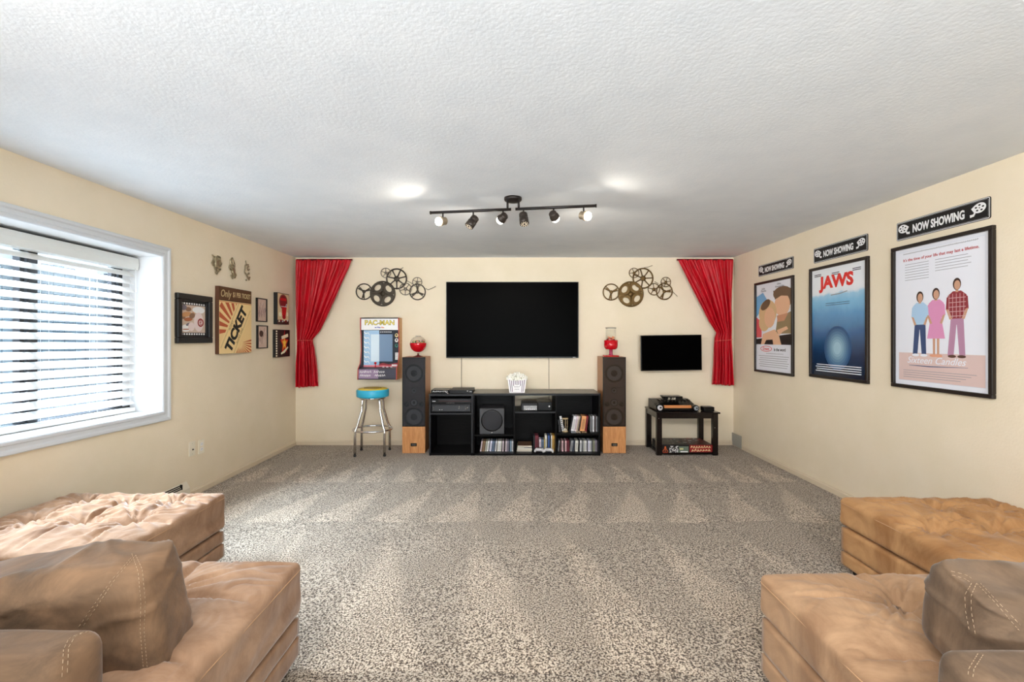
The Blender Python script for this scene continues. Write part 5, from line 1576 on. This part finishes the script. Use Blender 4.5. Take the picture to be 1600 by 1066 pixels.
x_, y_ = sp_(.80, .38); b = MB(); b.strip([(x_ + .012, y_ + .012), (x_ - .004, y_ + .020), (x_ - .012, y_), (x_ - .002, y_ - .018), (x_ + .014, y_ - .010)], .008, .0066); b.strip([(x_ - .010, y_), (x_ + .012, y_ + .004)], .007, .0069); b.build('picture_emblem', mat('print_brick', (150, 44, 40), .5), t)

# ticket canvas
t, w, h = canvas('ticket_canvas', 'large brown and cream canvas printed with a ticket and red brown rays', 'canvas picture', 335.5, 4.850, 1.240, 1.890, .04)
MB().box(0, w, 0, h, .002, .040).build('canvas', mat('brown_canvas_edge', (88, 54, 34), .7), t, bevel=.003)
M_cream = mat('ticket_cream', (240, 208, 148), .6)
M_ray = mat('ray_rust', (190, 90, 54), .6)
b = MB()
z = .0406
b.rect(.002, w - .002, .002, h - .128, z, 0)
b.rect(.002, w - .002, h - .135, h - .128, z + .0002, 1); b.rect(.002, w - .002, h - .146, h - .141, z + .0002, 2)
# rays fan from the lower corner and from the upper corner
def clip_ray(cx_, cy_, a, da, R, mi, zz):
    pts = [(cx_ + .05 * math.cos(a), cy_ + .05 * math.sin(a))]
    for q in (a - da, a + da):
        c_, s_ = math.cos(q), math.sin(q)
        tmax = R
        for (p_, d_, lo_, hi_) in ((cx_, c_, .004, w - .004), (cy_, s_, .004, h - .150)):
            if d_ > 1e-6: tmax = min(tmax, (hi_ - p_) / d_)
            elif d_ < -1e-6: tmax = min(tmax, (lo_ - p_) / d_)
        pts.append((cx_ + tmax * c_, cy_ + tmax * s_))
    b.flat(pts, zz, mi)
for k in range(12):
    clip_ray(w * .80, h * .20, 2 * PI * k / 24 - PI * .98 + .1, .055, .60, 2, z + .0002) if False else None
for k in range(16):
    a = -.75 * PI + k * .165
    clip_ray(w * .60, h * .16, a, .045, 1.2, 2, z + .0002)
for k in range(8):
    a = .44 * PI + k * .26
    clip_ray(w * .56, h * .36, a, .075, 1.2, 2, z + .0002)
# the ticket, lying diagonally
ta = math.radians(57)
cx_, cy_ = w * .50, h * .385
hl, hwid = .335, .125
c_, s_ = math.cos(ta), math.sin(ta)
def tk(u, v): return (cx_ + u * c_ - v * s_, cy_ + u * s_ + v * c_)
out = [(-hl, -hwid), (hl, -hwid), (hl, -hwid * .4), (hl - .02, 0), (hl, hwid * .4), (hl, hwid), (-hl, hwid)]
poly = [tk(*p) for p in out]
def clip_poly(poly, x0, x1, y0, y1):
    def cl(P, ins, inter):
        o_ = []
        for i in range(len(P)):
            a, c = P[i - 1], P[i]
            if ins(c):
                if not ins(a): o_.append(inter(a, c))
                o_.append(c)
            elif ins(a): o_.append(inter(a, c))
        return o_
    def ix(v, ax):
        def f(a, c):
            t_ = (v - a[ax]) / (c[ax] - a[ax]); return (a[0] + (c[0] - a[0]) * t_, a[1] + (c[1] - a[1]) * t_)
        return f
    for (ins, it) in ((lambda p: p[0] >= x0, ix(x0, 0)), (lambda p: p[0] <= x1, ix(x1, 0)), (lambda p: p[1] >= y0, ix(y0, 1)), (lambda p: p[1] <= y1, ix(y1, 1))):
        poly = cl(poly, ins, it)
        if not poly: return poly
    return poly
b.flat(clip_poly(poly, .004, w - .004, .004, h - .15), z + .0006, 3)
for vv in (-.096, .096, -.105, .105):
    q = clip_poly([tk(-hl * .88, vv - .0012), tk(hl * .88, vv - .0012), tk(hl * .88, vv + .0012), tk(-hl * .88, vv + .0012)], .004, w - .004, .004, h - .15)
    if q: b.flat(q, z + .0009, 4)
b.build('canvas_print', [M_cream, mat('ticket_dark_brown', (66, 42, 26), .6), M_ray, mat('ticket_face', (244, 214, 154), .6), mat('ticket_line', (150, 120, 76), .6)], t)
MB().rect(.002, w - .002, h - .126, h - .002, z + .0001).build('banner_print', mat('ticket_banner_brown', (92, 60, 36), .6), t)
M_gold = mat('ticket_gold', (206, 184, 136), .6)
text('canvas_lettering', 'Only', .10, M_gold, t, w * .19, h - .068, z + .0005, fit=w * .30, shear=.2)
text('canvas_lettering', '$1 PER TICKET', .068, M_gold, t, w * .68, h - .066, z + .0005, fit=w * .56, bold=.001)
o = text('canvas_lettering', 'TICKET', .150, M_ink, t, w * .51, h * .375, z + .0012, 1.0, rot=ta, bold=.008); o.scale = (1.02, 1.0, 1)
x_, y_ = tk(.0, .088)
text('canvas_lettering', 'ADMIT', .038, mat('ticket_line', (150, 120, 76), .6), t, *tk(-.02, .083), z + .0012, rot=ta)
text('canvas_lettering', 'ADMIT ONE', .034, mat('ticket_line', (150, 120, 76), .6), t, *tk(-.03, -.087), z + .0012, rot=ta)

# two little frames
for k, (px0, y1_, z0_, z1_, lab) in enumerate(((399.3, 5.20, 1.575, 1.838, 'small black framed sketch of branching lines, the upper of a pair'), (400.0, 5.215, 1.277, 1.535, 'small black framed sketch with a dark round mark, the lower of a pair'))):
    t, w, h = canvas('small_framed_picture', lab, 'framed picture', px0, y1_, z0_, z1_, .02)
    for (a0, a1, c0_, c1_) in ((0, w, 0, .010), (0, w, h - .010, h), (0, .012, .01, h - .01), (w - .010, w, .01, h - .01)):
        MB().box(a0, a1, c0_, c1_, .001, .022).build('frame_rail', M_bframe, t)
    b = MB()
    b.rect(.01, w - .01, .01, h - .01, .012, 0)
    rnd = random.Random(30 + k)
    for i in range(16):
        x0_, y0_ = rnd.uniform(.03, w - .03), rnd.uniform(.03, h - .06)
        b.strip([(x0_, y0_), (x0_ + rnd.uniform(-.014, .014), y0_ + .02), (x0_ + rnd.uniform(-.014, .014), y0_ + .042)], [.003, .007, .002], .0124 + i * .00003, 1 + i % 3)
    if k: 
        b.ell(w * .40, h * .64, w * .20, h * .14, .0132, 4, 18); b.strip([(w * .44, h * .5), (w * .45, h * .2)], .006, .0132, 4)
    else:
        for q in (.25, .45, .62, .78): b.strip([(w * q, h * .2), (w * (q + .03), h * .45), (w * (q + .10), h * .62)], [.004, .012, .004], .0132, 1)
    b.build('picture_print', [mat('print_rose_beige', (212, 186, 170), .5), mat('print_mauve_grey', (136, 112, 116), .5), mat('print_blush', (232, 214, 212), .5), mat('print_brown', (140, 104, 80), .5), mat('print_umber', (70, 44, 36), .5)], t)

# gumball canvas
t, w, h = canvas('gumball_picture', 'narrow black edged canvas with a red gumball machine, beside the curtain', 'canvas picture', 427.1, 5.657, 1.558, 1.935, .045)
MB().box(0, w, 0, h, .002, .045).build('canvas', M_bframe, t, bevel=.002)
b = MB(); z = .0455
b.rect(.012, w - .008, .008, h - .008, z, 0)
b.rect(.012, w - .008, .008, h * .14, z + .0002, 6)
b.ell(w * .50, h * .73, w * .36, h * .24, z + .0004, 1, 26); b.ell(w * .50, h * .74, w * .30, h * .20, z + .0006, 2, 26)
b.strip([(w * .26, h * .80), (w * .74, h * .80)], .03, z + .0008, 3)
b.rect(w * .28, w * .80, h * .56, h * .585, z + .0009, 4)
b.flat([(w * .36, h * .56), (w * .40, h * .28), (w * .70, h * .28), (w * .78, h * .56)], z + .0008, 3)
b.strip([(w * .70, h * .58), (w * .76, h * .66), (w * .82, h * .64)], .012, z + .001, 4)
b.ell(w * .56, h * .24, w * .15, h * .07, z + .001, 5, 20)
b.ell(w * .24, h * .32, w * .12, h * .07, z + .001, 0 if False else 7, 20); b.ell(w * .84, h * .34, w * .08, h * .07, z + .001, 7, 20)
for k in range(6): b.ell(w * (.16 + .14 * k), h * (.10 + .03 * (k % 2)), w * .06, h * .03, z + .001, (7, 5, 4)[k % 3], 12)
b.build('canvas_print', [mat('print_parchment', (226, 204, 160), .5), mat('print_grey_brown', (130, 96, 78), .5), mat('print_claret', (132, 30, 34), .5), mat('print_scarlet', (204, 30, 34), .5), mat('print_silver', (214, 214, 218), .5), mat('print_deep_red', (160, 18, 26), .5), mat('print_umber', (70, 44, 36), .5), mat('print_ivory', (244, 236, 208), .5)], t)
# star canvas
t, w, h = canvas('star_canvas', 'black canvas with red and gold star and film strip edge, beside the curtain', 'canvas picture', 425.8, 5.700, 1.164, 1.494, .03)
MB().box(0, w, 0, h, .002, .035).build('canvas', M_bframe, t, bevel=.002)
b = MB(); z = .0355
for k in range(11): b.rect(.008, .040, h * (.03 + k * .088), h * (.03 + k * .088) + h * .052, z, 1)
def star(cx_, cy_, R, r, zz, mi, rot=PI / 2):
    pts = [(cx_ + (R if q % 2 == 0 else r) * math.cos(rot + q * PI / 5) * .72, cy_ + (R if q % 2 == 0 else r) * math.sin(rot + q * PI / 5)) for q in range(10)]
    b.flat(pts, zz, mi)
cx_, cy_ = w * .60, h * .50
star(cx_, cy_, .148, .066, z, 2); star(cx_, cy_, .108, .048, z + .0003, 3); star(cx_, cy_, .066, .030, z + .0006, 4)
b.strip([(w * .40, h * .70), (w * .66, h * .76), (w * .86, h * .80)], .040, z + .0009, 1)
b.strip([(w * .36, h * .12), (w * .60, h * .20), (w * .86, h * .36)], [.02, .035, .02], z + .0009, 1)
b.strip([(w * .60, h * .88), (w * .62, h * .98)], .012, z + .0009, 2)
b.build('canvas_print', [M_ink, mat('print_ivory', (244, 236, 208), .5), mat('print_scarlet', (204, 30, 34), .5), mat('print_orange', (232, 130, 40), .5), mat('print_gold', (246, 204, 80), .5)], t)

# ornamental metal plaques
M_orn = mat('antique_silver_brass', (168, 156, 128), .35, .8)
def ornament(label, yc, zc, w, h, seed):
    M = wallM('L', yc, zc)
    t = thing('metal_ornament', label, 'wall ornament', M=M, group='metal ornaments on the window wall')
    P_ = lambda u, v: (u * w / 2, v * h / 2)
    def tb(pts, r, nm='scroll'):
        q = []
        for i in range(len(pts) - 1):
            for k in range(4):
                s_ = k / 4; q.append((pts[i][0] + (pts[i + 1][0] - pts[i][0]) * s_, pts[i][1] + (pts[i + 1][1] - pts[i][1]) * s_))
        q.append(pts[-1])
        MB().tube([(P_(*p)[0], P_(*p)[1], .010 + .004 * math.sin(3 * i_)) for i_, p in enumerate(q)], r, 6).build(nm, M_orn, t)
    def sc(cu, cv, r, a0, a1, th=.006, shrink=.35):
        pts = [(cu + r * (1 - shrink * k / 12) * math.cos(a0 + (a1 - a0) * k / 12) * 1.0, cv + r * (1 - shrink * k / 12) * math.sin(a0 + (a1 - a0) * k / 12) * w / h) for k in range(13)]
        MB().tube([(P_(*p)[0], P_(*p)[1], .010) for p in pts], th, 6).build('scroll', M_orn, t)
    return t, tb, sc, P_
t, tb, sc, P_ = ornament('wide scrolled metal wall ornament, the one of three nearest the window', 4.330, 2.087, .150, .180, 1)
vs, fs = soft_box(.040, .050, .008, .007, .008, lambda p, n: p + n * .006 * noise.noise(p * 60))
MB().add([v + Vector((.004, .028, .012)) for v in vs], fs, 0, True).build('body', M_orn, t)
tb([(-.9, .95), (-.55, .80), (-.75, .35), (-.95, .1), (-.7, -.15)], .007); tb([(.1, .98), (.55, .95), (.62, .5), (.85, .25), (.6, -.1)], .008)
tb([(-.5, -.1), (-.35, -.42), (-.1, -.5)], .008); tb([(.1, -.15), (.3, -.55), (.75, -.35)], .007); sc(.35, -.45, .35, 0, 5.0); sc(-.05, -.75, .28, 2, 6.4, .005)
tb([(-.2, -.6), (-.3, -.85), (.05, -.98)], .005); sc(-.35, .45, .35, 1, 6.5, .006); sc(.25, .5, .3, 3, 8.5, .006)
t, tb, sc, P_ = ornament('tall leaf shaped metal wall ornament, the middle one of three', 4.573, 2.094, .145, .215, 2)
vs, fs = soft_box(.024, .050, .010, .009, .008, lambda p, n: p + n * .007 * noise.noise(p * 70))
MB().add([Matrix.Rotation(.45, 3, 'Z') @ v + Vector((.012, -.036, .012)) for v in vs], fs, 0, True).build('body', M_orn, t)
tb([(-.1, .98), (-.45, .70), (-.40, .30), (-.05, .05), (.10, .35), (.0, .72), (-.1, .98)], .0075); tb([(-.65, .22), (-.75, .0), (-.50, -.18), (-.2, -.05)], .007)
tb([(.15, .72), (.45, .45), (.42, .15)], .005); sc(.0, .15, .28, 0, 5, .006); tb([(-.35, -.62), (-.22, -.82), (.0, -.98)], .0065); sc(.38, -.68, .30, 1, 6, .007)
tb([(.2, -.85), (.55, -.85), (.75, -.55)], .006)
t, tb, sc, P_ = ornament('slender openwork metal wall ornament, the one of three nearest the curtain', 4.823, 2.105, .120, .215, 3)
tb([(-.45, .98), (-.30, .60)], .004); tb([(-.35, .55), (.45, .62)], .008); tb([(-.55, .55), (-.60, .1), (-.75, -.15), (-.45, -.35)], .0065)
sc(.40, .25, .42, 1, 6.4, .005); tb([(.5, -.1), (.55, -.25), (.1, -.35)], .007); tb([(-.3, -.35), (.2, -.62), (.62, -.85)], .0075); tb([(.45, -.80), (.85, -.55)], .006)
MB().lathe([(0, 0), (.009, .002), (.009, .010), (0, .014)], Matrix.Translation((P_(-.22, -.92)[0], P_(-.22, -.92)[1], .002)), 12).build('stud', M_orn, t)

# wall plates and floor register
def plate(label, y0_, y1_, zc, kind):
    M = wallM('L', (y0_ + y1_) / 2, zc)
    t = thing('wall_plate', label, 'wall plate', M=M)
    MB().box(-.038, .038, -.062, .062, 0, .006).build('cover', mat('ivory_plate', (240, 232, 212) if kind else (244, 240, 240), .35), t, bevel=.002)
    if kind:
        MB().lathe([(.007, 0), (.006, .006), (.003, .010), (0, .010)], Matrix.Translation((.004, -.008, .006)), 12).build('coaxial_jack', mat('dull_jack', (70, 62, 50), .4), t)
        for zz in (-.045, .045): MB().lathe([(.003, 0), (0, .001)], Matrix.Translation((0, zz, .006)), 8).build('screw', M_steel, t)
    else:
        for zz in (-.022, .022):
            o = MB().box(-.016, .016, zz - .014, zz + .014, .006, .008).build('socket', M_paper, t, bevel=.001)
            MB().box(-.007, -.005, zz - .004, zz + .005, .008, .0084).build('slot', M_ink, o)
            MB().box(.005, .007, zz - .004, zz + .004, .008, .0084).build('slot', M_ink, o)
plate('ivory wall plate with a small dark jack, nearer the window', 3.962, 4.042, .420, 1)
plate('white double socket outlet, farther from the window', 4.079, 4.164, .411, 0)
M = wallM('L', 3.50, 0)
t = thing('baseboard_register', 'cream metal baseboard register with a black louvre slot behind the window ottoman', 'register', M=M)
Mp2 = lambda a: Matrix(((0, 0, 1, a), (0, 1, 0, 0), (1, 0, 0, 0), (0, 0, 0, 1)))
M_reg = mat('cream_register', (224, 214, 194), .4)
MB().prism([(.142, .115 + .05), (.145, .002), (.0, .002)][::1] if False else [(.0, .002), (.0, .165)][:0] or [(.0145, .003), (.050, .003), (.045, .105), (.0145, .163)][::-1], 0, .418, 0, Matrix(((0, 0, 1, 0), (0, 1, 0, 0), (1, 0, 0, 0), (0, 0, 0, 1)))).build('housing', M_reg, t, bevel=.002)
sl = math.atan2(.058, .0305)
for k in range(3):
    f_ = .30 + k * .22
    a, z0_ = .0455 - .0305 * f_, .105 + .058 * f_
    MB().box(.03, .33, z0_ - .004, z0_ + .004, a - .002, a + .003).build('louvre_slot', M_ink, t)
MB().box(.327, .334, .115, .158, .024, .042).build('louvre_end', M_ink, t)

# ------------------------------------------------------------------ track light
M_tblack = mat('oil_rubbed_bronze', (34, 29, 27), .4, .3)
M_can = mat('dark_bronze_can', (56, 48, 42), .4, .4)
M_canl = mat('warm_lit_can', (150, 134, 112), .45, .2)  # same bronze, lamp glow painted in as a paler tone
M_bulb = mat('glowing_bulb', (255, 246, 230), .5, emit=9.0)
TLY = 3.36
t = thing('track_light', 'dark bronze ceiling track light with six tilting spot heads', 'ceiling light', (X(801.5, 3.40), 3.40, ZC))
ox, oy, oz = t.location
MB().lathe([(0, 0), (.066, 0), (.066, -.016), (.058, -.026), (.03, -.030), (0, -.030)][::-1], seg=32).build('canopy', M_tblack, t)
yb0, yb1 = 3.44, 3.26
zb = ZC - .100
def bar_pt(px):
    # the bar runs from (left) y=3.44 to (right) y=3.26
    for _ in range(3): pass
    # intersect pixel column with the bar line
    x0, x1 = X(674, yb0), X(930, yb1)
    k = (px - CX) / F
    # x0 + s (x1-x0) = k (yb0 + s (yb1-yb0))
    s = (k * yb0 - x0) / ((x1 - x0) - k * (yb1 - yb0))
    return Vector((x0 + s * (x1 - x0), yb0 + s * (yb1 - yb0), zb))
def rel(v): return (v[0] - ox, v[1] - oy, v[2] - oz)
for (a, b_) in ((673.5, 798.5), (805.5, 930.5)):
    P0, P1 = bar_pt(a), bar_pt(b_)
    MB().tube([rel(P0), rel(P1)], .0105, 10).build('track_bar', M_tblack, t)
    end = P0 if a < 700 else P1
    dr = (P0 - P1).normalized() * (1 if a < 700 else -1)
    MB().tube([rel(end), rel(end + dr * .008)], .013, 10).build('end_cap', M_tblack, t)
for px in (793, 810.5):
    P0 = bar_pt(px)
    MB().tube([rel(P0), rel((P0.x, P0.y, ZC - .025))], .008, 8).build('drop_stem', M_tblack, t)
heads = [  # stem px, drop, direction the can looks, kind, power
    (692, .055, (-.80, -.58, -.22), 'open', 4), (739.5, .060, (-.50, -.34, -.80), 'grid', 8), (786, .045, (-.62, .76, -.42), 'away', 15),
    (818, .050, (.10, -.42, -.90), 'grid', 8), (865, .045, (.45, .86, -.42), 'away', 15), (912, .055, (.74, -.62, -.28), 'open', 3)]
for i, (px, drop, dr, kind, pw_) in enumerate(heads):
    P0 = bar_pt(px)
    hp = P0 + Vector((0, 0, -drop))
    MB().tube([rel(P0), rel(hp)], .0055, 8).build('head_stem', M_tblack, t)
    d = Vector(dr).normalized()
    q = d.to_track_quat('Z', 'Y').to_matrix().to_4x4()
    hc = hp + Vector((0, 0, -.012)) + d * .012
    Tm = Matrix.Translation(rel(hc)) @ q
    R = .036
    if kind == 'grid':
        hd_ = MB().lathe([(0, -.045), (.026, -.045), (.031, -.040), (.031, -.012), (.028, -.008), (.028, -.002), (.034, 0), (.034, .048), (.030, .050), (.030, .004), (0, .004)], Tm, 24).build('spot_head', M_can, t)
        b = MB()
        for k in range(10):
            g = 2 * PI * k / 10
            for rr_ in (.013, .024):
                b.lathe([(.0028, 0), (0, .0008)], Tm @ Matrix.Translation((rr_ * math.cos(g + rr_ * 60), rr_ * math.sin(g + rr_ * 60), .0515)), 6)
        b.build('lit_perforation', mat('lit_hole', (255, 238, 210), .5, emit=1.2), hd_)
        MB().lathe([(.031, .0495), (0, .0505)], Tm, 24).build('perforated_face', M_can, hd_)
    else:
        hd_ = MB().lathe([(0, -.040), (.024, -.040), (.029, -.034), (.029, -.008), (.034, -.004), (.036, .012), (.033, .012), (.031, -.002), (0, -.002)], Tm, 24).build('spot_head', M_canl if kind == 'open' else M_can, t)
        MB().lathe([(0, .002), (.018, .004), (.027, .012), (.031, .024), (.027, .038), (.015, .047), (0, .050)], Tm, 20).build('bulb', M_bulb, hd_)
    if pw_:
        ld = bpy.data.lights.new('spot_lamp', 'SPOT')
        ld.energy = pw_; ld.color = (1.0, .90, .76); ld.spot_size = math.radians({'open': 165, 'away': 116, 'grid': 120}[kind]); ld.spot_blend = .6; ld.shadow_soft_size = .022
        lo = bpy.data.objects.new('spot_lamp', ld); COL.objects.link(lo)
        lo.parent = t
        lo.location = Vector(rel(hc)) + d * .075
        lo.rotation_euler = d.to_track_quat('-Z', 'Y').to_euler()
